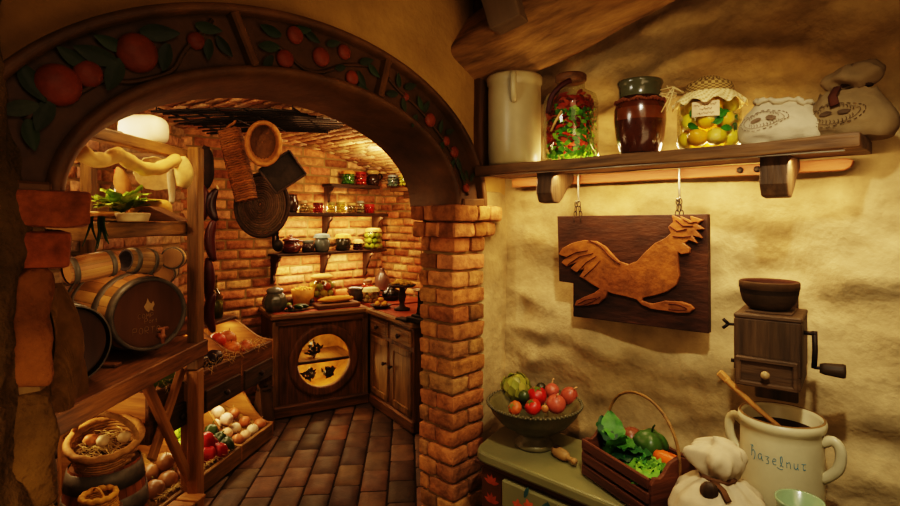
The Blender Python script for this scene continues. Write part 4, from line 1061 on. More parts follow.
for i in range(90):
    a = random.uniform(0, 2*PI); r = .066*math.sqrt(random.random()); mb.ball((r*math.cos(a), r*math.sin(a), .112+.02*(1-r/.07)+random.uniform(-.004, .006)), (.010, .008, .006), 6, 4, vary('#d0a04a', .25), rot=(random.random()*3, 0, random.random()*3))
tag(mb.build('shelled_nuts', 'matte', t), kind='stuff')
mb = MB(); mb.box((0, 0, .006), (.15, .20, .012), .004); mb.build('small_board', 'oak_y', loc=up(bx_(304, -2.545), CZ+.0005), label='small wooden board before the ochre bucket on the back counter', cat='board')
fruit('green_apple', 'small green apple beside the ochre bucket', 'apple', up(bx_(289, -2.60), CZ+.026), .026, '#6c7a28', None, '#3a2a14', flat=.95)
for i, (px, x, r, l) in enumerate(((280, -2.74, .042, 'dark round loaf behind the ridged jar'), (289.5, -2.76, .048, 'larger dark round loaf behind the ochre bucket'))):
    fruit('dark_loaf', l, 'bread', up(bx_(px, x), CZ+r*.78), r, '#5a4030', lambda p, a, th: 1+.05*nz(p, 2.5), flat=.8, m='matte')
t = pot('fruit_jar', 'biggest jar of mixed golden fruit with a domed cap, on the back counter', 'jar', bx_(322, -2.72), gj(.105, .20, .075), None, 'glass', cap='dome', capcol='#c89a54', fill=['#c09a2a', '#a88a24', '#b84a1c', '#8a8a2a', '#d0a83a'])
t = thing('egg_cups', 'cluster of dark plums between bucket and fruit jar', 'plums', bx_(312, -2.58)) if False else None
for i, (px, dx, dz) in enumerate(((310, 0, 0), (314, .01, 0), (312, .03, 0), (312, .012, .030))):
    fruit('plum', ('leftmost dark plum of the small heap before the fruit jar', 'rightmost dark plum of the small heap before the fruit jar', 'front dark plum of the small heap before the fruit jar', 'dark plum on top of the small heap before the fruit jar')[i], 'plum', up(bx_(px, -2.60+dx), CZ+.020+dz), .020, '#3a2a2a', group='plums heaped on the back counter')
fruit('round_bread', 'round brown bread behind the long loaf on the back counter', 'bread', up(bx_(341, -2.72), CZ+.050), .072, '#a8622c', lambda p, a, th: 1+.03*nz(p, 3), flat=.7, m='matte')
pot('stew_pot', 'dark grey open pot at the back corner of the counter', 'pot', bx_(356, -2.74), [(0, 0), (.05, 0), (.066, .03), (.066, .07), (.060, .082), (.070, .094), (.066, .096), (.055, .08), (.05, .02), (0, .015)], '#3a342c')
b = bx_(336, -2.50)
t = thing('bread_board', 'thick dark cutting board under the long loaf on the back counter', 'board', (b[0], b[1], CZ+.0005), R_(-14))
mb = MB(); mb.box((0, 0, .018), (.17, .36, .036), .006); mb.build('board_slab', 'oak_dark_y', t)
t = thing('long_loaf', 'long golden scored loaf lying on the cutting board', 'bread', (b[0], b[1]+.005, CZ+.0370), R_(-12))
mb = MB(); mb.ball((0, 0, .026), (.052, .155, .027), 22, 22, '#b8842e', fn=lambda p, a, th: 1+.05*nz(p*2, 3)+.03*math.sin(p.y*24)); mb.build('loaf_crust', 'matte', t)
for k in range(5):
    mb = MB('#d8b060'); mb.leaf((-.02, -.10+.045*k, .050), (.8, .55, .0), (0, 0, 1), .05, .008, .1, '#d8b468', 5); mb.build('score_cut', 'matte', t)
b = bx_(297, -2.48)
t = thing('dark_platter', 'flat dark platter under the vegetables, at the near edge of the back counter', 'platter', (b[0], b[1], CZ+.0005)); mb = MB('#2c2a22'); mb.lathe([(0, 0), (.06, 0), (.085, .008), (.088, .012), (.06, .006), (0, .005)], 26); mb.build('platter_dish', 'glaze', t); t.scale = (.75, 1.25, 1)
for i, (dy, dx, c_, l) in enumerate(((-.05, -.01, '#3a1c22', 'purple aubergine on the dark platter'), (.01, .015, '#2c4418', 'green cucumber across the dark platter'), (.055, -.005, '#2a3c1a', 'dark green courgette at the far side of the dark platter'))):
    mb = MB(); mb.ball((0, 0, 0), (.020, .066, .018), 14, 12, c_, fn=lambda p, a, th: 1+.15*p.y); mb.build(('aubergine', 'cucumber', 'courgette')[i], 'skin', loc=(b[0]+dx, b[1]+dy, CZ+.030), rot=(0, 0, 1.2+.4*i), label=l, cat='vegetable')
# side counter
def sc(px, py): q = on(2, CZ, px, py); return (q.x, q.y, CZ+.0005)
pot('glass_jar', 'jar of mushrooms with a pale cloth cover on the side counter', 'jar', sc(371, 302), gj(.068, .105, .052), None, 'glass', cap='cloth', capcol='#cfc08a', fill=['#b8a070', '#a0884c', '#8a6c3a'])
pot('glass_jar', 'jar of bright red tomatoes behind the mushroom jar', 'jar', up(bx_(367.5, -2.76), CZ+.0005), gj(.048, .15, .034), None, 'glass', cap='flat', capcol='#7a5030', fill=['#c83818', '#d04a20'])
q = sc(382, 294)
pot('stone_bottle', 'tall brown stoneware bottle with a narrow neck on the side counter', 'bottle', q, [(0, 0), (.052, 0), (.058, .01), (.060, .11), (.052, .14), (.026, .168), (.018, .19), (.022, .198), (.018, .206)], '#5a4438', 'glaze', handle=None)
t = thing('teapot', 'shiny black teapot beside the stoneware bottle', 'teapot', sc(391, 300), 0)
mb = MB('#16120e'); mb.lathe([(0, 0), (.045, 0), (.066, .022), (.072, .045), (.060, .07), (.034, .082), (.034, .086)], 28); mb.build('pot_body', 'glaze', t)
mb = MB('#16120e'); mb.lathe([(.036, .086), (.03, .094), (.01, .10), (.012, .108), (0, .112)], 20); mb.build('lid', 'glaze', t)
mb = MB('#16120e'); mb.tube([(.03, .055, .04), (.05, .085, .06), (.06, .10, .085)], lambda q_: .014-.007*q_, 8); mb.build('spout', 'glaze', t)
mb = MB('#16120e'); mb.tube([(-.03, -.05, .07), (-.05, -.085, .07), (-.055, -.09, .04), (-.035, -.055, .025)], .006, 8); mb.build('handle', 'glaze', t)
q = Vector(sc(381, 308))
t = thing('bun_dish', 'shallow wooden dish holding small buns at the edge of the side counter', 'dish', q)
mb = MB(); mb.lathe([(0, 0), (.05, 0), (.085, .022), (.088, .028), (.080, .026), (.05, .010), (0, .008)], 28); mb.build('dish_body', 'walnut_x', t)
for i, (dx, dy, dz, l) in enumerate(((-.04, .0, 0, 'bun at the wall end of the wooden dish'), (.0, -.035, 0, 'bun at the front of the wooden dish'), (.042, .0, 0, 'bun at the pillar end of the wooden dish'), (.0, .036, 0, 'bun at the back of the wooden dish'), (0, 0, .032, 'bun on top of the heap in the wooden dish'))):
    fruit('bun', l, 'bun', q+Vector((dx, dy, .034+dz)), .025, '#b8842e', lambda p, a, th: 1+.05*nz(p, 2), flat=.75, m='matte', group='buns in the wooden dish')
q = Vector(sc(402, 310))
t = thing('cake_stand', 'dark turned wooden cake stand heaped with nuts on the side counter', 'stand', q)
mb = MB(); mb.lathe([(0, 0), (.055, 0), (.058, .012), (.03, .022), (.016, .04), (.022, .07), (.030, .10), (.018, .14), (.022, .165)], 26); mb.build('pedestal', 'oak_black_z', t)
mb = MB(); mb.lathe([(0, .165), (.08, .165), (.098, .175), (.100, .183), (.094, .185), (.08, .178), (0, .178)], 32); mb.build('plate', 'oak_black_x', t)
t2 = MB(); random.seed(9)
for i in range(110):
    a = random.uniform(0, 2*PI); r = .082*math.sqrt(random.random()); t2.ball((r*math.cos(a), r*math.sin(a), .202+.030*(1-(r/.085)**2)), (.012, .010, .009), 6, 4, vary('#b08a3a', .3), rot=(random.random()*3, 0, random.random()*3))
tag(t2.build('nuts', 'matte', loc=q, label='heap of small golden nuts on the dark cake stand', cat='nuts'), kind='stuff')
q = Vector(sc(417, 318)); q = Vector(sc(422, 322))
t = thing('iron_scale', 'black iron counter scale with a small pan, beside the brick pillar', 'scale', q)
mb = MB(); mb.box((0, 0, .018), (.20, .13, .034), .006); mb.box((.0, 0, .042), (.13, .09, .02), .005); mb.build('scale_base', 'iron', t)
mb = MB(); mb.prism([(-.035, .05), (.045, .05), (.030, .12), (.018, .21), (-.018, .21), (-.022, .11)], -.025, .025); mb.build('scale_column', 'iron', t, bevel=.004)
mb = MB(); mb.lathe([(0, .212), (.05, .214), (.072, .226), (.068, .227), (.045, .219), (0, .218)], 24); mb.build('scale_pan', 'zinc', t)
mb = MB(); mb.box((-.13, -.05, .010), (.12, .07, .018), .005); mb.build('weight_tray', 'iron', t)
t = thing('hanging_bellows', 'dark leather bellows hanging on the far right pantry wall', 'bellows', (-2.02, 1.67, 1.36))
mb = MB('#1c100a'); mb.ball((0, 0, 0), (.075, .035, .13), 18, 12, '#1e120a', fn=lambda p, a, th: 1-.25*max(0, -p.z)); mb.build('leather_body', 'matte', t)
mb = MB(); mb.tube([(0, 0, -.12), (.0, 0, -.22)], lambda q_: .018-.008*q_, 8); mb.build('nozzle', 'iron', t)
mb = MB(); mb.tube([(0, 0, .12), (0, 0, .20)], .014, 8); mb.build('handle', 'oak_black_z', t)

# the counter and shelf wares stand a little larger
for o in list(C.objects):
    if o.parent is None and o.type == 'EMPTY' and o.name.split('.')[0] in ('ridged_jar', 'nut_bucket', 'fruit_jar', 'stew_pot', 'teapot', 'cake_stand', 'stone_bottle', 'ginger_jar', 'covered_pot', 'small_jug', 'pitcher', 'glass_jar', 'bun_dish', 'grape_jar'):
        k = 1.2 if o.name.split('.')[0] not in ('glass_jar', 'fruit_jar', 'bun_dish', 'grape_jar', 'cake_stand') else 1.1
        if o.name.split('.')[0] in ('bun_dish',): k = 1.0
        o.scale = (k, k, k)
# ================================================================== PANTRY: RACK, BARRELS, BINS, HANGING THINGS
RX, RZ0 = -1.66, 2.0
def rk(px, Z, h=None, py=None):
    """point on the rack at depth Z along the diagonal"""
    X = (px-450)/FPX*Z
    return dia(X, Z, h if h is not None else 1.5-(py-219)/FPX*Z)
t = thing('barrel_rack', 'tall timber rack with barrels on its middle deck, along the left pantry wall', 'rack', dia(RX, RZ0, 0), YAW)
fx, bx0 = .30, -.27
def plank(nm, c_, d_, m, bev=.005, rot=None):
    mb = MB(); mb.box((0, 0, 0), d_, bev); return mb.build(nm, m, t, loc=c_, rot=rot or (0, 0, 0))
plank('post', (fx+.055, .77, 1.30), (.055, .075, 1.13), 'oak_z')
plank('post', (fx+.055, .77, .365), (.055, .075, .73), 'pine_z')
plank('post_face', (fx-.0, .80, .42), (.05, .06, .76), 'pine_z')
plank('post', (bx0, .885, .935), (.06, .06, 1.87), 'oak_z')
plank('post', (bx0, -.45, .935), (.06, .06, 1.87), 'oak_z')
plank('post', (bx0, .25, .935), (.05, .05, 1.87), 'pine_z')
plank('top_rail', (fx, .08, 1.828), (.05, 1.46, .05), 'oak_y')
plank('shelf_rail', (fx, .08, 1.455), (.045, 1.44, .066), 'oak_y')
plank('shelf_board', (.0, .12, 1.480), (.56, 1.50, .02), 'pine_y')
plank('deck_rail', (fx+.03, -.04, .832), (.125, 1.74, .080), 'oak_dark_y')
plank('deck_board', (.0, .0, .862), (.56, 1.80, .018), 'oak_dark_y')
for y in (-.2, .30, .62): plank('cradle', (.0, y, .878), (.5, .05, .016), 'oak_dark_x')
plank('end_rail', (0, .885, 1.828), (.56, .05, .05), 'oak_x'); plank('end_rail', (0, .885, 1.44), (.56, .04, .06), 'oak_x')
def brace(y0, z0, y1, z1, dx):
    L = math.hypot(y1-y0, z1-z0); a = math.atan2(z1-z0, y1-y0)
    mb = MB(); mb.box((0, 0, 0), (.028, L, .050), .004); mb.build('cross_brace', 'pine_y', t, loc=(fx-.035+dx, (y0+y1)/2, (z0+z1)/2), rot=(a, 0, 0))
brace(.36, .79, .78, .14, .062); brace(.74, .74, .46, .40, .034)

def barrel(name, label, L, r0, r1, head='#4a3018', wood=None, hoops=(.06, .24, .76, .94), group=None, hw=.022):
    """barrel along +z, base at 0"""
    t = thing(name, label, 'barrel', (0, 0, 0), 0, group)
    def rr(q): return r0+(r1-r0)*math.sin(PI*q)
    ns = 22; mb = MB(); vs = []; fs = []; cl = []
    base = wood or ['#a87c48', '#98703c', '#b08850', '#8c6434']
    for s_ in range(ns):
        a0, a1 = 2*PI*s_/ns+.004, 2*PI*(s_+1)/ns-.004; col = vary(random.choice(base), .16)
        am = (a0+a1)/2
        mb.grid(lambda a, b: Vector(((rr(b)*(1 if .02 < a < .98 else .985))*math.cos(a0+(a1-a0)*a), (rr(b)*(1 if .02 < a < .98 else .985))*math.sin(a0+(a1-a0)*a), L*b)), 3, 12, col)
    mb.build('staves', 'barrelstave', t)
    mb = MB('#1a0f06'); mb.lathe([(rr(.01)*.985, .002), (rr(.5)*.95, L*.5), (rr(.99)*.985, L-.002)], 30); mb.build('lining', 'matte', t)
    for h in hoops:
        mb = MB(); a, b = h-hw/L, h+hw/L
        mb.lathe([(rr(a)-.002, L*a), (rr(a)+.004, L*a), (rr(b)+.004, L*b), (rr(b)-.002, L*b)], 40); hp = mb.build('hoop', 'hoop', t)
    return t
MT['barrelstave'] = mat('barrel_staves', None, .55, .4, 22, .3, 60, (1, 1, .15), spec=.35)
def head(t, z, r, col, m='barrelhead'):
    mb = MB(); mb.lathe([(r*1.0, z+.0), (0, z)], 40, col); mb.build('head', m, t)
MT['barrelhead'] = mat('barrel_head', None, .5, .35, 9, .25, 60, (1, .12, 1), spec=.35)
def axis_rot(dX, dZ, dh=0):
    v = Vector((RT[0]*dX+FW[0]*dZ, RT[1]*dX+FW[1]*dZ, dh)).normalized()
    return v.to_track_quat('Z', 'Y').to_euler()
random.seed(14)
# large barrel on the deck: z axis points from its back to the visible head
L = .56; hd = rk(151, 2.42, 1.073)
v = Vector((RT[0]*.80+FW[0]*-.60, RT[1]*.80+FW[1]*-.60, 0)).normalized()
t = barrel('wine_barrel', 'large oak barrel with an emblem and tap on its head, on the rack deck', L, .158, .183, hoops=(.05, .25, .74, .955))
t.rotation_euler = v.to_track_quat('Z', 'Y').to_euler(); t.location = hd-v*L
head(t, L-.025, .150, '#5a3c20')
mb = MB(); mb.lathe([(.150, L-.025), (.150, L-.004), (.158, L), (.163, L-.004)], 40, '#4a3820'); mb.build('rim', 'hoop', t)
# frame on the head: u right, w up in the head's own plane
Mi = v.to_track_quat('Z', 'Y').to_matrix(); upl = Mi.transposed() @ Vector((0, 0, 1)); upl.z = 0; upl.normalize(); rgl = upl.cross(Vector((0, 0, 1)))
def HP(u, w, e=.0015): return rgl*u+upl*w+Vector((0, 0, L-.025+e))
em = MB('#a88a5c')
flame = [(-.012, .018), (-.020, .034), (-.010, .050), (-.004, .070), (.004, .052), (.012, .044), (.020, .056), (.026, .040), (.018, .022), (.022, .010), (.008, .016), (0, .006)]
em.put([HP(a, b) for a, b in flame], [list(range(len(flame)))], False); em.build('painted_emblem', 'matte', t)
def stroke_text(mbx, s, u0, w0, S, fnp, rad, adv=.72):
    G = {'P': [[(0, 0), (0, 1), (.5, 1), (.55, .75), (.45, .5), (0, .5)]], 'O': [[(.3, 0), (.05, .25), (.05, .75), (.3, 1), (.55, .75), (.55, .25), (.3, 0)]],
         'R': [[(0, 0), (0, 1), (.5, 1), (.55, .75), (.45, .5), (0, .5), (.55, 0)]], 'T': [[(0, 1), (.6, 1)], [(.3, 1), (.3, 0)]],
         'C': [[(.55, .85), (.3, 1), (.05, .75), (.05, .25), (.3, 0), (.55, .15)]], 'M': [[(0, 0), (.05, 1), (.3, .4), (.55, 1), (.6, 0)]],
         'o': [[(.25, 0), (.05, .2), (.05, .4), (.25, .6), (.45, .4), (.45, .2), (.25, 0)]], 'r': [[(.05, 0), (.05, .6)], [(.05, .4), (.25, .6), (.4, .55)]], 't': [[(.2, .9), (.2, .1), (.4, 0)], [(0, .6), (.4, .6)]]}
    u = u0
    for ch in s:
        for st in G.get(ch, []): mbx.tube([fnp(u+x*S, w0+y*S) for x, y in st], rad, 4, flat=.4)
        u += S*adv*(1 if ch.isupper() else .75)
em = MB('#8a7048'); stroke_text(em, 'COMP', -.045, -.018, .020, HP, .0011, .9); stroke_text(em, 'Port', -.016, -.042, .020, HP, .0011, .9); stroke_text(em, 'PORTO', -.066, -.088, .028, HP, .0014, .9); em.build('faded_lettering', 'matte', t)
tp = MB('#8a5a34'); p = HP(.045, -.105, 0)
tp.tube([p, p+Vector((0, 0, .05))], .011, 8); tp.tube([p+Vector((0, 0, .040))+upl*.035, p+Vector((0, 0, .040))-upl*.030], .009, 8); tp.tube([p+Vector((0, 0, .04))+upl*.036-rgl*.022, p+Vector((0, 0, .04))+upl*.036+rgl*.022], .007, 8); tp.build('tap', 'paint', t)
# second barrel
L = .52; hd = rk(70, 1.93, 1.045)
v = Vector((RT[0]*.86+FW[0]*-.50, RT[1]*.86+FW[1]*-.50, 0)).normalized()
t = barrel('wine_barrel', 'darker barrel on the rack deck, half hidden behind the stone pier', L, .140, .162, hoops=(.05, .25, .74, .955), wood=['#6a4828', '#5c3c20'])
t.rotation_euler = v.to_track_quat('Z', 'Y').to_euler(); t.location = hd-v*L; head(t, L-.02, .133, '#3e2814')
# kegs on top
def keg(label, px, py, Z, dX, dZ, dh, L, r, wood, open_=False):
    c = rk(px, Z, py=py); v = Vector((RT[0]*dX+FW[0]*dZ, RT[1]*dX+FW[1]*dZ, dh)).normalized()
    t = barrel('small_keg' if not open_ else 'wooden_tankard', label, L, r*.86, r, hoops=(.12, .88) if not open_ else (.25, .80), wood=wood, hw=.009)
    if open_: t['category'] = 'tankard'
    else: t['category'] = 'keg'
    t.rotation_euler = v.to_track_quat('Z', 'Y').to_euler(); t.location = c-v*L/2
    if not open_: head(t, L-.008, r*.84, '#a07644')
    else:
        mb = MB(); mb.lathe([(r*.86, L), (r*.70, L), (r*.66, L*.2), (0, L*.2)], 24, '#1a0e06'); mb.build('hollow', 'matte', t)
    return t
keg('small brown keg lying on the second barrel under the hanging leeks', 91, 267, 2.05, -.55, -.83, -.15, .17, .052, ['#9a7040', '#8a6236', '#a87c48'])
keg('hollow wooden tankard lying with its dark mouth open, atop the large barrel', 141, 261, 2.36, -.36, -.93, .12, .15, .055, ['#98784a', '#8a6a3e'], True)
keg('small pale keg with a round lid, propped above the tankard near the rack post', 174, 258, 2.50, .30, -.95, .05, .12, .050, ['#c09450', '#cca05c'])
keg('grey-brown keg lying under the pale keg on the large barrel', 166, 272, 2.62, .35, -.94, -.05, .18, .052, ['#9a8460', '#8a7450'])

# things on the rack shelf (z 1.49)
SZR = 1.4905
p = rk(121, 2.28, SZR)
t = thing('lettuce_plate', 'wooden plate under the bright lettuce on the rack shelf', 'plate', p); mb = MB(); mb.lathe([(0, 0), (.07, 0), (.13, .016), (.132, .022), (.07, .008), (0, .008)], 28); mb.build('plate_dish', 'oak_x', t)
t = thing('lettuce', 'loose head of bright yellow-green lettuce on the rack shelf', 'lettuce', p+Vector((0, 0, .02))); random.seed(4)
for i in range(26):
    a = random.uniform(0, 2*PI); e = random.uniform(.5, 2.4); mb = MB()
    mb.leaf((0, 0, .01+random.uniform(0, .02)), (math.cos(a), math.sin(a), e), (-math.cos(a), -math.sin(a), 1), random.uniform(.10, .17), .040, random.uniform(.1, .6), vary(random.choice(['#9ab838', '#b0c848', '#86a82e']), .15), 9, .2, .008); mb.build('lettuce_leaf', 'leafy', t)
p = rk(151, 2.42, SZR)
mb = MB(); mb.rbox((0, 0, .05), (.17, .12, .10), .045, 8, .003, 20); mb.build('cheese', mat('cheese', '#d8aa48', .5, .15, 12, .2, 60, sss=.1), loc=p, rot=(0, 0, YAW+.4), label='rounded block of yellow cheese behind the wooden wedge on the rack shelf', cat='cheese')
p = rk(160, 2.30, SZR)
mb = MB(); mb.prism([(-.10, 0), (.10, 0), (.09, .012), (-.02, .062), (-.05, .062)], -.05, .05); mb.build('dark_wedge', 'oak_dark_x', loc=p, rot=(0, 0, YAW), label='dark wedge-shaped wooden block before the cheese', cat='block', bevel=.004)
p = rk(133, 2.17, SZR)
pot('stone_dish', 'low pale stone dish at the front of the rack shelf', 'dish', p, [(0, 0), (.055, 0), (.064, .03), (.060, .034), (.05, .012), (0, .01)], '#a8926a', 'matte')
p = rk(98, 2.20, SZR)
mb = MB(); mb.rbox((0, 0, .02), (.16, .09, .04), .018, 6, .004, 20, '#c49a58'); mb.build('flat_bread', 'matte', loc=p, rot=(0, 0, YAW+.2), label='flat pale bread near the stone pier on the rack shelf', cat='bread')
p = rk(118, 2.62, SZR)
t = thing('wine_bottle', 'dark bottle with a red cap at the back of the rack shelf', 'bottle', p); mb = MB('#14140c'); mb.lathe([(0, 0), (.036, 0), (.038, .01), (.038, .15), (.016, .20), (.014, .235)], 22); mb.build('bottle_glass', 'glaze', t)
mb = MB('#8a1c10'); mb.lathe([(.0155, .215), (.0165, .25), (0, .252)], 16); mb.build('red_cap', 'paint', t)
p = rk(129, 2.66, SZR)
mb = MB(); mb.ball((0, 0, .137), (.045, .04, .13), 16, 12, '#8a6434', fn=lambda q_, a, th: 1+.1*nz(q_, 2)); mb.build('smoked_ham', 'matte', loc=p, rot=(.2, .15, 0), label='pale brown smoked ham standing behind the lettuce', cat='ham')
for i, (px, Z, l) in enumerate(((84, 2.35, 'upper dark bottle of two lying on the bricks beyond the lettuce'),)):
    pass
# cloth swag under the top rail
t = thing('cloth_swag', 'pale yellow rolled cloth draped in loops under the top rail of the rack', 'cloth', dia(-1.40, 2.3, 1.78))
o0 = Vector(t.location)
pts = []
key = [(80, 152, 1.95), (92, 160, 2.0), (106, 160, 2.1), (118, 154, 2.15), (130, 162, 2.25), (144, 169, 2.35), (158, 169, 2.45), (170, 163, 2.55), (180, 158, 2.62)]
for a, b in zip(key[:-1], key[1:]):
    for q in (0, .33, .66): px, py, Z = [a[i]*(1-q)+b[i]*q for i in range(3)]; pts.append(rk(px, Z, py=py)-o0)
mb = MB('#d0a860'); mb.tube(pts, lambda q: .029+.003*math.sin(q*40), 12); mb.build('rolled_cloth', 'cloth_gold', t) if 'cloth_gold' in MT else mb.build('rolled_cloth', mat('gold_cloth', '#d2ac62', .95, .15, 20, .4, 150), t)
mb = MB(); mb.tube([rk(x, 2.62, py=y)-o0 for x, y in ((180, 158), (183, 168), (184, 178), (182, 187))], lambda q: .026+.018*math.sin(PI*q), 12); mb.build('hanging_end', 'straw', t)
mb = MB('#8a6a3a'); mb.lathe([(0, .045), (.05, .042), (.085, .02), (.095, 0), (.091, 0), (.08, .016), (0, .036)], 30, '#c0a878', wob=lambda a, z, r: r*(1+.04*math.cos(12*a)*(1 if r > .07 else 0)))
mb.build('hanging_colander', 'matte', loc=rk(156, 2.66, py=174), rot=Vector((FW[0]*.8-RT[0]*.35, FW[1]*.8-RT[1]*.35, .55)).normalized().to_track_quat('Z', 'Y').to_euler(), label='pale scalloped bowl hanging under the cloth swag', cat='bowl')
mb = MB(); mb.tube([(0, 0, 0), (.005, 0, -.06), (.0, .004, -.12), (.006, 0, -.16)], lambda q: .022-.010*q, 8, '#a89a74'); mb.build('hanging_cloth', 'cloth', loc=rk(171, 2.60, py=170), label='narrow white cloth hanging beside the scalloped bowl', cat='cloth')
# white tub on top
t = thing('enamel_tub', 'glowing white rounded tub lying on top of the rack', 'tub', rk(144, 2.62, 1.856), YAW)
mb = MB(); mb.rbox((0, .0, .0725), (.205, .16, .145), .055, 9); mb.build('tub_shell', 'white', t)
mb = MB('#3a3228'); mb.ball((-.08, -.07, .03), (.04, .03, .03), 14, 8, '#4a4030'); mb.build('dark_lip', 'matte', t)
# leeks
t = thing('hanging_leeks', 'bundle of dark green leeks hanging from the rack shelf beside the stone pier', 'leeks', rk(98, 1.96, py=222)); o0 = Vector(t.location)
random.seed(6)
for i in range(8):
    mb = MB(); x = random.uniform(-.03, .03); d = random.uniform(-.35, .45); Lk = random.uniform(.05, .11)
    def strip(a, b, x=x, d=d, Lk=Lk): return Vector((x+d*Lk*a*a*1.3+(b-.5)*.014*(1-a*.7), -.02*a+abs(b-.5)*.008, .02-Lk*a-.02*a*a))
    mb.grid(strip, 12, 2, vary('#24361a', .3)); lf = mb.build('leek_leaf', 'leafy', t); lf.rotation_euler = (0, 0, YAW)
# burlap on the pier
def burl(a, b):
    z = 1.36-.26*a; y = -1.445+.075*b*(.5+math.sin(a*2.2))+.02*math.sin(b*9+a*4); x = -.02-.12*b+.012*math.sin(b*14+a*3)
    return Vector((x, y, z))
mb = MB(); mb.grid(burl, 22, 16); mb.build('burlap_cloth', 'burlap', label='rough burlap cloth draped down the stone pier before the barrels', cat='cloth')

# ---- standing barrel with basket
bp = dia(-1.475, 2.31, .0)
t = barrel('standing_barrel', 'upright oak barrel with broad grey hoops under the rack deck, carrying a basket', .47, .132, .162, hoops=(.08, .34, .66, .90), hw=.036, wood=['#7a4a24', '#6a3e1c', '#8a5428'])
t.location = bp+Vector((0, 0, .0)); head(t, .462, .129, '#5a3a1c')
def basket(name, label, cat, loc, rx, ry, h, col, rot=(0, 0, 0), flare=1.15, rings=6, handle=None, r=.008):
    t = thing(name, label, cat, loc, rot)
    mb = MB(); nst = 22
    mb.lathe([(.96*k/8, .006+.006*(k % 2)) for k in range(9)], nst*2, '#5a3c1c')
    mb.v = [Vector((p_.x*rx/flare, p_.y*ry/flare, p_.z)) for p_ in mb.v]; mb.build('basket_floor', 'wicker', t)
    mb = MB()
    for k in range(rings):
        q = k/(rings-1); s_ = (1/flare)+(1-1/flare)*q
        mb.tube([((rx*s_+.004*math.sin(PI*i*.5*2+k*PI))*math.cos(2*PI*i/44), (ry*s_+.004*math.cos(PI*i+k*PI))*math.sin(2*PI*i/44), h*q+r) for i in range(44)], h/rings*.62, 5, vary(col, .2), closed=True)
    mb.build('woven_wall', 'wicker', t)
    mb = MB(); mb.tube([((rx*1.02)*math.cos(2*PI*i/44), (ry*1.02)*math.sin(2*PI*i/44), h+r+.003*math.sin(i*1.7)) for i in range(44)], r*1.9, 8, vary(col, .1), closed=True); mb.build('rim', 'wicker', t)
    if handle:
        mb = MB(); mb.tube([(rx*handle[2]*math.cos(a)*1.0, ry*handle[3]*math.cos(a), h+handle[0]*math.sin(a)**.85 if math.sin(a) > 0 else h) for a in [PI*i/20 for i in range(21)]], handle[1], 8, vary(col, .1)); mb.build('handle', 'wicker', t)
    return t
bl = bp+Vector((0, 0, .484))
TILT = (Vector((RT[0]*.12-FW[0]*.16, RT[1]*.12-FW[1]*.16, 1)).normalized().to_track_quat('Z', 'Y').to_matrix() @ Matrix.Rotation(YAW+.5, 3, 'Z')).to_euler()
basket('wicker_basket', 'shallow willow basket with a stub handle, filled with straw and eggs on the upright barrel', 'basket', bl, .158, .130, .080, '#a87e44', TILT, 1.2, 7, (.115, .012, .30, .98), .008)
mb = MB(); random.seed(12)
for i in range(150):
    a = random.uniform(0, 2*PI); r = random.uniform(0, 1); p0 = Vector((.125*r*math.cos(a), .10*r*math.sin(a), .040+random.uniform(0, .025))); d = Vector((random.uniform(-1, 1), random.uniform(-1, 1), random.uniform(-.2, .4)))*.035
    mb.tube([p0-d, p0+Vector((0, 0, .008)), p0+d], .0016, 4, vary('#a8823e', .3))
tag(mb.build('straw', 'straw', loc=bl, rot=TILT, label='nest of straw inside the willow basket on the barrel', cat='straw'), kind='stuff')
for i, (dx, dy, c_, l) in enumerate(((-.035, -.02, '#c88a50', 'brown egg in the willow basket on the barrel'), (.03, -.035, '#d8c498', 'cream egg at the front of the willow basket'), (.06, .02, '#d0b888', 'cream egg near the handle of the willow basket'))):
    mb = MB(c_); mb.ball((0, 0, 0), (.024, .024, .031), 14, 10, c_); mb.build('egg', 'skin', loc=bl+Vector((dx*RT[0], dx*RT[1]+dy, .078)), rot=(1.3, .3, i), label=l, cat='egg')
t = basket('rope_basket', 'small coiled straw basket with a thin handle, at the foot of the upright barrel', 'basket', dia(-1.34, 2.06, .390), .055, .055, .05, '#b8862e', (0, 0, 0), .9, 7, (.03, .004, .9, .1), .006)
t['label'] = 'small coiled straw basket with a thin handle, on a stool before the upright barrel'
mb = MB(); mb.lathe([(0, .0), (.07, 0), (.06, .37), (.08, .375), (.08, .388), (0, .389)], 20); mb.build('round_stool', 'oak_dark_z', loc=dia(-1.34, 2.06, 0), label='dark round stool block under the small coiled straw basket', cat='stool')

# ---- vegetable bins
BRZ = YAW-R_(9.7); B0 = dia(-1.34, 2.92, 0)
t = thing('vegetable_bins', 'two-tier wooden vegetable bins with curved dividers, between rack and round-window cabinet', 'bin', B0, BRZ)
def bw(x, y, z): c, s_ = math.cos(BRZ), math.sin(BRZ); return Vector((B0.x+x*c-y*s_, B0.y+x*s_+y*c, z))
def piece(nm, c_, d_, m, bev=.004, rot=None, par=None):
    mb = MB(); mb.box(c_, d_, bev, rot=rot); return mb.build(nm, m, par or t)
piece('back_board', (-.49, .19, .42), (.02, 1.18, .82), 'pine_z')
piece('lower_lip', (-.012, .19, .060), (.024, 1.18, .10), 'oak_y'); piece('lower_floor', (-.25, .19, .045), (.47, 1.17, .016), 'oak_y')
piece('upper_front', (-.012, .19, .555), (.024, 1.18, .235), 'oak_dark_y'); piece('upper_floor', (-.25, .19, .535), (.47, 1.17, .016), 'oak_dark_y'); piece('drawer_bottom', (-.25, .19, .440), (.46, 1.16, .012), 'oak_dark_y')
piece('top_ledge', (-.38, .19, .822), (.22, 1.18, .022), 'oak_dark_y')
for i in range(3):
    piece('front_slat', (.075, -.37+.085*i, .10), (.12, .07, .02), 'pine_x')
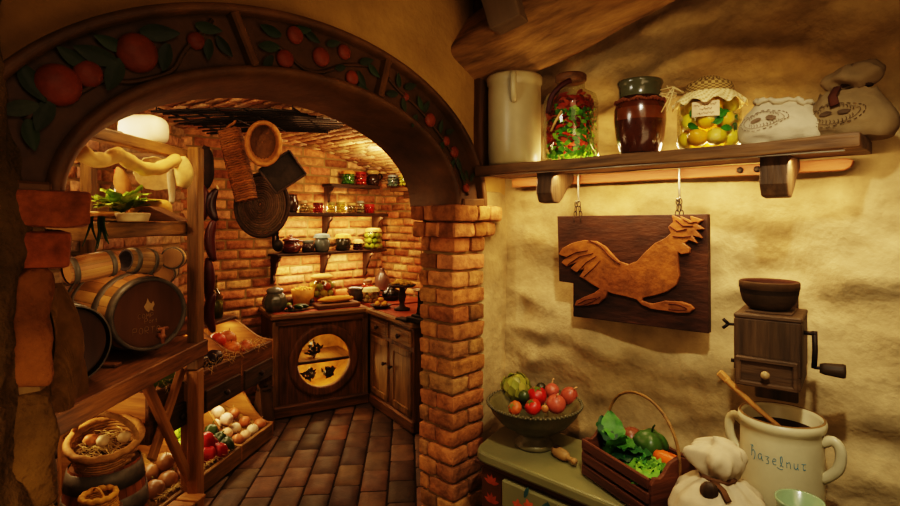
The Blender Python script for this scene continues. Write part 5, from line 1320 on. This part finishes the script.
for i in range(3):
    y = -.20+.39*i
    d = piece('drawer', (.004, y, .505), (.020, .34, .12), 'walnut_y')
    mb = MB(); mb.at((.012, y, .505), (0, PI/2, 0)).lathe([(.008, 0), (.008, .010), (.017, .016), (.016, .026), (0, .028)], 14); mb.build('knob', 'oak_black_z', d)
def ogee(z0, lip, top):
    pts = [(0, z0), (0, z0+lip)]
    for i in range(13):
        q = i/12; pts.append((-.02-.33*q, z0+lip+(top-lip)*(.5-.5*math.cos(PI*q))**1.1+.0))
    return pts+[(-.48, z0+top), (-.48, z0)]
for y in (-.385, .0, .39, .775):
    for z0, lip, top in ((.03, .085, .40), (.54, .14, .285)):
        pr = ogee(z0, lip, top); mb = MB(); n = len(pr)
        mb.put([(a, y-.009, b) for a, b in pr]+[(a, y+.009, b) for a, b in pr], [list(range(n)), [n+i for i in range(n)][::-1]]+[[i, n+i, n+(i+1) % n, (i+1) % n] for i in range(n)], False); mb.build('divider', 'pine_x', t)
for z0, y0 in ((.05, .39), (.05, 0.0), (.05, -.385), (.555, 0), (.555, .39), (.555, -.385)):
    mb = MB(); zb = .20 if z0 < .3 else .12
    mb.grid(lambda a, b: Vector((-.02-.46*a, y0+.012+.365*b, z0+.02+zb*a+.006*nz((a*9, b*9, z0*20), 1))), 12, 10); mb.build('sloping_base', 'burlap' if z0 < .3 else 'oak_dark_x', t)
def heap(kind, labels, cat, group, fn, spots):
    for i, (s_, l) in enumerate(zip(spots, labels)): fn(kind, l, cat, group, s_, i)
random.seed(77)
def rnd3(): return (random.uniform(-.5, .5), random.uniform(-.5, .5), random.uniform(0, 6))
def zbin(x, lower, r): return (.07+.20*(-x-.02)/.46 if lower else .575+.12*(-x-.02)/.46)+r
def pepper(l, x, y, lift, col, r=.047, green='#3c5a1c'):
    return fruit('bell_pepper', l, 'pepper', bw(x, y, zbin(x, True, r*.9)+lift), r, col, lobes(4, .12), green, rnd3(), 1.25, group='peppers in the lower bins')
G = ['#8aa82c', '#7c9c24', '#98b038', '#86a030']
pep = [(-.20, .11, 0.01, 0), (-.24, .20, 0.01, 1), (-.29, .12, .03, 2), (-.20, .17, .055, 3), (-.30, .22, .04, 0), (-.13, .09, .02, 2)]
lab = ['yellow-green pepper low against the near divider', 'yellow-green pepper in the middle of the lower bin', 'yellow-green pepper at the back by the near divider', 'yellow-green pepper lying on top of the others', 'yellow-green pepper at the back by the far divider', 'yellow-green pepper nearest the rack post']
for (x, y, lf, c_), l in zip(pep, lab): pepper(l+' of the lower bin' if 'lower bin' not in l else l, x, y, lf, G[c_])
for (x, y, lf), l in zip(((-.08, .17, .01), (-.12, .25, .01), (-.11, .20, .06), (-.055, .24, .01)), ('dark red pepper at the front of the lower bin, nearest the post', 'dark red pepper behind the green one in the lower bin', 'dark red pepper on top of the red ones in the lower bin', 'dark red pepper at the lip of the lower bin')): pepper(l, x, y, lf, '#8a140e', .044)
for (x, y, lf), l in zip(((-.12, .335, 0.01), (-.06, .33, .01), (-.17, .33, .03)), ('dark green pepper beside the red ones', 'dark green pepper at the lip beside the red ones', 'dark green pepper behind, against the far divider of the lower bin')): pepper(l, x, y, lf, '#2c3a18', .043)
def bulb(name, l, cat, x, y, lf, r, col, lower, grp, stem='#a08050', flat=.9):
    return fruit(name, l, cat, bw(x, y, zbin(x, lower, r*.85)+lf), r, col, lambda p, a, th: 1+.35*max(0, p.z-.8)+.03*math.cos(7*a)*math.sin(th), stem, rnd3(), flat, group=grp)
k = 0
GL_ = ['front row by the pepper divider', 'front row, second', 'front row, third', 'front row at the end panel', 'second row by the pepper divider', 'second row, middle', 'second row near the end panel', 'back row by the pepper divider', 'back row, middle', 'back row near the end panel', 'top of the heap', 'top of the heap at the back']
for i, (x, y, lf) in enumerate(((-.06, .44, 0), (-.06, .53, 0), (-.06, .62, 0), (-.06, .71, 0), (-.14, .45, 0), (-.14, .55, 0), (-.14, .66, 0), (-.22, .45, .01), (-.22, .55, .01), (-.22, .66, .01), (-.17, .50, .055), (-.24, .51, .06))):
    g = i not in (0, 3, 6, 9)
    bulb('garlic_bulb' if g else 'onion', ('white garlic bulb' if g else 'small brown onion')+' in the farthest lower bin: '+GL_[i], 'garlic' if g else 'onion', x, y, lf, random.uniform(.034, .042), vary(random.choice(['#d8c4a0', '#c8aa84', '#d0b494']) if g else '#a8683a', .1), True, 'garlic and onions in the farthest lower bin')
for i, (x, y, lf) in enumerate(((-.08, -.05, 0), (-.10, -.14, 0), (-.20, -.07, 0), (-.19, -.16, .0), (-.15, -.10, .05), (-.10, -.24, 0))):
    bulb('squash', ('orange-red squash in the nearest lower bin, ', '')[0]+('front by the first divider', 'front middle', 'back by the first divider', 'back middle', 'topmost', 'front at the rack side')[i], 'squash', x, y, lf, .05, vary(random.choice(['#7a3416', '#6e4422', '#7a5430']), .1), True, 'squashes in the nearest lower bin', '#5a5a24')
# upper tier
for i, (x, y, lf, r, c_, nm, l) in enumerate(((-.10, .60, .02, .052, '#b8622c', 'onion', 'big orange-brown onion in the upper bin nearest the round window'), (-.12, .47, .03, .058, '#c8702c', 'pumpkin', 'ribbed orange pumpkin in the upper bin'), (-.20, .55, .05, .060, '#b86a30', 'onion', 'coppery onion behind the pumpkin in the upper bin'), (-.07, .70, .0, .042, '#a86a34', 'onion', 'small brown onion at the far end of the upper bin'), (-.20, .45, .07, .052, '#c44a24', 'radish', 'large red radish with stalks at the back of the upper bin'),
        (-.10, .25, .03, .058, '#2c1a1c', 'aubergine', 'round dark aubergine in the middle upper bin'), (-.13, .14, .03, .055, '#3a2420', 'beetroot', 'dark beetroot in the middle upper bin'), (-.19, .24, .06, .055, '#a8562e', 'onion', 'reddish onion behind the aubergine in the middle upper bin'), (-.08, .05, .01, .045, '#5a4a34', 'turnip', 'dull brown turnip by the post in the upper bin'),
        (-.10, -.14, .03, .06, '#7a9a34', 'cabbage', 'pale green cabbage in the nearest upper bin, under the deck'), (-.13, -.27, .03, .06, '#6a8a2c', 'cabbage', 'second green cabbage deeper in the nearest upper bin'))):
    fruit(nm, l, nm if nm != 'cabbage' else 'cabbage', bw(x, y, zbin(x, False, r*.85)+lf), r, c_, (lobes(9, .05) if nm == 'pumpkin' else lambda p, a, th: 1+.2*max(0, p.z-.8)), '#8a6a34', rnd3() if nm != 'pumpkin' else (.1, .2, 0), .88)
mb = MB(); random.seed(3)
for i in range(6):
    mb.tube([bw(-.22, .43, .83), bw(-.24+random.uniform(-.05, .05), .40+random.uniform(-.06, .04), .90), bw(-.26+random.uniform(-.08, .08), .36+random.uniform(-.1, .05), .97)], .004, 5, '#3a2418')
mb.build('dry_stalks', 'matte', label='dark dry stalks sticking up from the red radish', cat='stalks')
mb = MB(); random.seed(8)
for i in range(170):
    y = random.uniform(-.3, .75); x = random.uniform(-.10, .012); z = .675+random.uniform(-.02, .02)+.3*max(0, -x-.03); d = Vector((random.uniform(-.5, .7), random.uniform(-1, 1), random.uniform(-.9, .4)))*.05
    p0 = bw(x, y, z); c, s_ = math.cos(BRZ), math.sin(BRZ); dd = Vector((d.x*c-d.y*s_, d.x*s_+d.y*c, d.z)); b_ = Vector((random.uniform(-.01, .01), random.uniform(-.01, .01), .012))
    mb.tube([p0-dd*.5, p0+b_, p0+dd*.7+Vector((0, 0, -.01))], .0011, 4, vary('#c8b080', .3))
tag(mb.build('straw_wisps', 'straw', label='wisps of pale straw hanging over the front of the upper bins', cat='straw'), kind='stuff')
mb = MB(); random.seed(18)
for i in range(150):
    y = random.uniform(-.3, .36); x = random.uniform(-.06, -.02); p0 = bw(x, y, .115+random.uniform(0, .02)); d = Vector((random.uniform(-1, 1), random.uniform(-1, 1), random.uniform(-.3, .5)))*.03
    mb.tube([p0-d, p0+Vector((0, 0, .008)), p0+d], .0012, 4, vary('#b89a60', .3))
tag(mb.build('straw_bedding', 'straw', label='pale straw bedding along the lip of the lower bins', cat='straw'), kind='stuff')
# bottle on the ledge
t = pot('demijohn', 'tall pale glass bottle with a narrow neck on the ledge of the vegetable bins', 'bottle', bw(-.36, .66, .834), [(0, .002), (.05, .002), (.055, .015), (.055, .14), (.02, .20), (.016, .27), (.02, .275), (.019, .29)], None, 'glass_green')
mb = MB(); mb.lathe([(0, .005), (.05, .005), (.051, .12), (0, .121)], 20, '#8a7a3a'); mb.build('liquid', 'glaze', t)
# dark sack at the end of the bins
t = thing('leather_sack', 'dark leather sack slumped on the floor between the bins and the round-window cabinet', 'sack', bw(-.13, .90, .0), BRZ)
mb = MB(); mb.grid(lambda a, b: Vector(((.085*(1-.25*b)*(.5+.5*math.sin(PI*min(1, b*.8+.25)))**.5+.012*math.sin(2*PI*a*5+b*4))*math.cos(2*PI*a)*.8, (.085*(1-.2*b)+.012*math.sin(2*PI*a*4))*math.sin(2*PI*a), .33*b+.01*math.sin(2*PI*a*2)*b)), 36, 16, '#4a3418'); mb.build('sack_body', 'matte', t)
mb = MB('#2c1c0c'); mb.tube([(.05*math.cos(2*PI*i/16)*.9, .055*math.sin(2*PI*i/16), .30) for i in range(16)], .010, 6, closed=True); mb.build('sack_tie', 'matte', t)

# ---- hanging things
t = thing('drying_rack', 'black wrought-iron drying rack hanging flat under the vault', 'rack', dia(-1.05, 3.25, 2.075), YAW)
for i in range(13):
    mb = MB(); y = -.36+.06*i; random.seed(i)
    mb.tube([(-.55, y, .012*math.sin(i)), (-.2, y+.01*math.sin(i*2), .015), (.1, y-.01, .008), (.42-.03*abs(i-6), y+.03*math.sin(i), .0)], .006, 6); mb.build('bar', 'iron', t)
for x in (-.5, -.35, -.2, -.05, .1, .22):
    mb = MB(); mb.tube([(x, -.38, .012), (x, .38, .012)], .006, 6); mb.build('cross_bar', 'iron', t)
for x, y in ((-.5, -.4), (.22, -.4), (-.5, .4), (.22, .4)):
    mb = MB(); mb.tube([(x, y, 0), (x, y, .10)], .004, 6); mb.build('hanger', 'iron', t)
def hung(px, py, Z): return rk(px, Z, py=py)
# long narrow basket
p = hung(238, 165, 3.2)
t = thing('long_basket', 'long narrow wicker basket hanging aslant from the drying rack', 'basket', p, (0, R_(-17), YAW))
t.rotation_euler = (Matrix.Rotation(YAW, 3, 'Z') @ Matrix.Rotation(R_(-14), 3, 'Y')).to_euler()
mb = MB()
for k in range(30):
    z = -.21+.42*k/29; w_ = .052+.006*math.sin(k*.1)
    mb.tube([(w_*math.cos(a)**1 if False else w_*max(-1, min(1, 1.3*math.cos(a))), .035*max(-1, min(1, 1.3*math.sin(a))), z+.003*math.sin(i_*2.5+k)) for i_, a in enumerate([2*PI*q/22 for q in range(22)])], .0085, 5, vary('#7a4e22', .25), closed=True)
mb.build('woven_wall', 'wicker', t)
mb = MB(); mb.tube([(-.03, 0, .20), (.0, 0, .235), (.04, 0, .25), (.05, 0, .275)], .009, 6, '#8a5a28'); mb.build('hook_handle', 'wicker', t)
# round shallow basket, mouth towards the room
p = hung(263, 142, 3.15)
t = basket('round_basket', 'round shallow wicker basket hanging mouth-outward from the drying rack', 'basket', p, .088, .118, .075, '#8a5c2a', (0, 0, 0), 1.12, 5, None, .007)
vv = Vector((RT[0]*.35-FW[0]*.9, RT[1]*.35-FW[1]*.9, -.25)).normalized(); t.rotation_euler = vv.to_track_quat('Z', 'Y').to_euler()
# dark tray
p = hung(283, 172, 3.25)
t = thing('black_tray', 'black wooden tray hanging askew beside the big woven sieve', 'tray', p)
vv = Vector((RT[0]*.25-FW[0]*.95, RT[1]*.25-FW[1]*.95, -.1)).normalized(); t.rotation_euler = (vv.to_track_quat('Z', 'Y').to_matrix() @ Matrix.Rotation(R_(35), 3, 'Z')).to_euler()
mb = MB(); mb.box((0, 0, 0), (.21, .17, .012), .003); mb.build('tray_floor', 'iron', t)
for c_, d_ in (((.105, 0, .02), (.012, .17, .05)), ((-.105, 0, .02), (.012, .17, .05)), ((0, .085, .02), (.21, .012, .05)), ((0, -.085, .02), (.21, .012, .05))):
    mb = MB(); mb.box(c_, d_, .003); mb.build('tray_side', 'oak_black_x', t)
# big woven sieve
p = hung(262, 205, 3.42)
t = thing('woven_sieve', 'large dark round woven sieve hanging in front of the back wall', 'sieve', p)
vv = Vector((RT[0]*.15-FW[0]*1, RT[1]*.15-FW[1]*1, .1)).normalized(); t.rotation_euler = vv.to_track_quat('Z', 'Y').to_euler()
mb = MB()
for k in range(13):
    r = .012+.165*k/12; mb.tube([(r*.86*math.cos(2*PI*i/40), r*1.08*math.sin(2*PI*i/40), .05*(1-(k/12)**2)+.003*math.sin(i*2.6+k*2)) for i in range(40)], .0075, 5, vary('#5a4630', .35), closed=True)
mb.build('woven_dome', 'wicker', t)
mb = MB(); mb.tube([(.16*math.cos(2*PI*i/40), .198*math.sin(2*PI*i/40), 0) for i in range(40)], .014, 7, '#3a2a1a', closed=True); mb.build('rim', 'wicker', t)
t = thing('hanging_ladle', 'dark iron ladle hanging beside the sieve and the lower shelf', 'ladle', hung(277, 225, 3.45))
mb = MB(); mb.tube([(0, 0, .12), (0, 0, 0), (.01, 0, -.10)], .009, 7); mb.build('shaft', 'iron', t)
mb = MB(); mb.ball((.012, 0, -.13), (.035, .035, .04), 14, 8); mb.build('bowl', 'iron', t)
# sausages
SG = [(204, 203, .10, -.06, 'shorter bright sausage at the top of the string, nearest the rack post'), (214, 205, .09, .15, 'darker second sausage at the top of the string'), (213, 240, .12, .12, 'curved dark red sausage second down the string'), (209, 279, .12, -.05, 'straight dark red sausage third down the string'), (212, 313, .11, .12, 'lowest curved sausage of the string, above the bins')]
for i, (px, py, h, bd, l) in enumerate(SG):
    t = thing('sausage', l, 'sausage', hung(px, py, 3.08), YAW, 'sausages strung beside the rack post')
    mb = MB(); mb.tube([(bd*(q*q-.3)*.25-(.01 if bd > 0 else 0), 0, h*q) for q in [-1+.2*k for k in range(11)]], lambda q: .031*max(.25, math.sin(PI*(q*.94+.03))**.4), 10, '#4a1c12' if i != 1 else '#2c140e'); mb.build('casing', 'skin', t)
    mb = MB('#c8a878'); mb.tube([(bd*.17, 0, h), (bd*.1, 0, h+.02)], .005, 6); mb.build('string_knot', 'matte', t)
mb = MB(); mb.ball((0, 0, 0), (.045, .045, .13), 14, 12, '#2c2016', fn=lambda p, a, th: 1+.15*nz(p, 2)); mb.build('dried_bundle', 'matte', loc=hung(206, 168, 3.15), label='dark dried bundle hanging above the sausages', cat='bundle')
# ================================================================== LIGHT
WARM = (1.0, .67, .35); AMB = (1.0, .63, .33); SOFT = (1.0, .86, .65)
def lamp(kind, name, loc, power, col=WARM, aim=None, size=.1, sy=None, blend=.6, cone=70, rad=.05):
    d = bpy.data.lights.new(name, kind); d.energy = power; d.color = col
    o = bpy.data.objects.new(name, d); C.objects.link(o); o.location = loc
    if kind == 'AREA':
        d.size = size
        if sy: d.shape = 'RECTANGLE'; d.size_y = sy
    else: d.shadow_soft_size = rad
    if kind == 'SPOT': d.spot_size = R_(cone); d.spot_blend = blend
    if aim is not None:
        o.rotation_euler = (Vector(aim)-Vector(loc)).to_track_quat('-Z', 'Y').to_euler()
    return o
lamp('SPOT', 'key_spot', (1.25, -1.25, 2.42), 64, SOFT, (.74, 0, .82), cone=62, rad=.04, blend=.75)
lamp('AREA', 'shelf_strip_light', (.60, -.15, 1.640), 6.3, WARM, (.60, .02, 1.2), 1.05, .02)
lamp('AREA', 'shelf_back_light', (.55, -.035, 1.70), 0.9, WARM, (.55, .03, 2.2), .95, .02)
for x in (.20, .36, .60, .80, .93): lamp('POINT', 'jar_light', (x+.07, -.05, 1.705), .45, WARM, rad=.015)
lamp('AREA', 'room_fill', (1.6, -1.5, 2.3), 3, WARM, (0, -.8, 1.6), .8)
lamp('SPOT', 'arch_spot', (1.1, -.9, 1.7), 9, WARM, (0, -.30, 2.1), cone=60, rad=.15, blend=1)
# pantry
lamp('AREA', 'arch_fill', (1.25, -.75, 1.35), 2.0, WARM, (0, -.55, 1.95), .6)
lamp('SPOT', 'shelf_front_light', (.25, -1.0, 1.95), 7, SOFT, (.40, -.1, 1.80), cone=50, rad=.1, blend=1)
lamp('POINT', 'lemon_light', (.795, -.115, 1.698), .22, WARM, rad=.01)  # added inside the jar to make the lemons glow; no lamp there
lamp('POINT', 'herb_light', (.385, -.12, 1.698), 0.35, WARM, rad=.01)  # likewise added in the herb jar, to brighten its filling from below
lamp('POINT', 'counter_light', (-2.25, .85, 1.25), 1.3, AMB, rad=.05)
lamp('POINT', 'rack_front_low_light', dia(-1.0, 1.9, .75), 1.6, WARM, rad=.08)
lamp('POINT', 'rack_front_light', dia(-1.05, 1.9, 1.40), 1.8, WARM, rad=.08)
lamp('AREA', 'upper_shelf_light', (-2.73, 1.10, 1.515), 6, AMB, (-2.86, 1.10, 1.1), 1.05, .03)
lamp('AREA', 'lower_shelf_light', (-2.73, 1.05, 1.18), 6, AMB, (-2.80, 1.05, .8), 1.0, .03)
for y in (.75, 1.0, 1.25): lamp('POINT', 'middle_shelf_glow', (-2.84, y, 1.60), .9, AMB, rad=.02)
lamp('POINT', 'vault_light', (-2.2, 1.1, 1.95), 10, WARM, rad=.1)
lamp('POINT', 'side_shelf_light', (-2.2, 1.5, 1.70), 3, WARM, rad=.03)
lamp('POINT', 'front_vault_light', dia(-1.2, 2.4, 2.06), 6, WARM, rad=.03)
lamp('SPOT', 'hanging_spot', (-.45, -.35, 1.75), 10, WARM, dia(-1.25, 3.2, 1.7), cone=50, rad=.1, blend=1)
lamp('AREA', 'pier_light', (.55, -1.75, 1.0), 1.4, WARM, (0, -1.5, .7), .3)
lamp('POINT', 'jar_light', (.84, -.05, 1.70), .6, WARM, rad=.015)
lamp('POINT', 'rack_light', dia(-1.66, 2.25, 1.76), 5, WARM, rad=.04)
lamp('POINT', 'rack_top_light', dia(-1.75, 2.35, 1.97), 5.0, SOFT, rad=.05)
lamp('POINT', 'rack_middle_light', dia(-1.47, 2.25, 1.40), 1.6, WARM, rad=.04)
lamp('POINT', 'rack_near_light', dia(-1.55, 1.75, 1.36), 2.0, WARM, rad=.04)
lamp('POINT', 'rack_bottom_light', dia(-1.70, 2.25, .74), 4, WARM, rad=.04)
lamp('AREA', 'lower_bin_light', bw(-.20, .22, .42), 3.2, WARM, bw(-.16, .22, .1), 1.0, .08).rotation_euler = (0, 0, BRZ+PI/2)
lamp('AREA', 'upper_bin_light', bw(-.33, .22, .80), 3.6, WARM, bw(-.2, .22, .5), 1.0, .08).rotation_euler = (0, 0, BRZ+PI/2)
lamp('POINT', 'window_lower_light', cabw(.10, hy, hz-.05), 4, WARM, rad=.02)
lamp('POINT', 'window_upper_light', cabw(.08, hy-.03, hz+.14), 3, WARM, rad=.02)
lamp('AREA', 'pantry_fill', (-1.2, .2, 2.05), 7, AMB, (-1.9, .5, 0), .7)
lamp('SPOT', 'floor_spot', (-1.5, .3, 2.0), 14, WARM, (-1.75, .45, 0), cone=45, rad=.05, blend=1)
w = bpy.data.worlds.new('world'); bpy.context.scene.world = w; w.use_nodes = True
w.node_tree.nodes['Background'].inputs[0].default_value = (1, .62, .30, 1); w.node_tree.nodes['Background'].inputs[1].default_value = .045

# ================================================================== CAMERA
cd = bpy.data.cameras.new('camera'); cam = bpy.data.objects.new('camera', cd); C.objects.link(cam)
cam.location = EYE
fwd = Vector((FW[0], FW[1], 0)); cam.rotation_euler = fwd.to_track_quat('-Z', 'Y').to_euler()
cd.sensor_width = 36; cd.lens = FPX/900*36; cd.shift_y = -(253-219)/900; cd.clip_start = .02
bpy.context.scene.camera = cam
sc = bpy.context.scene
sc.view_settings.view_transform = 'Filmic'; sc.view_settings.look = 'High Contrast'; sc.view_settings.exposure = 0.38
sc.cycles.max_bounces = 8; sc.cycles.transparent_max_bounces = 16
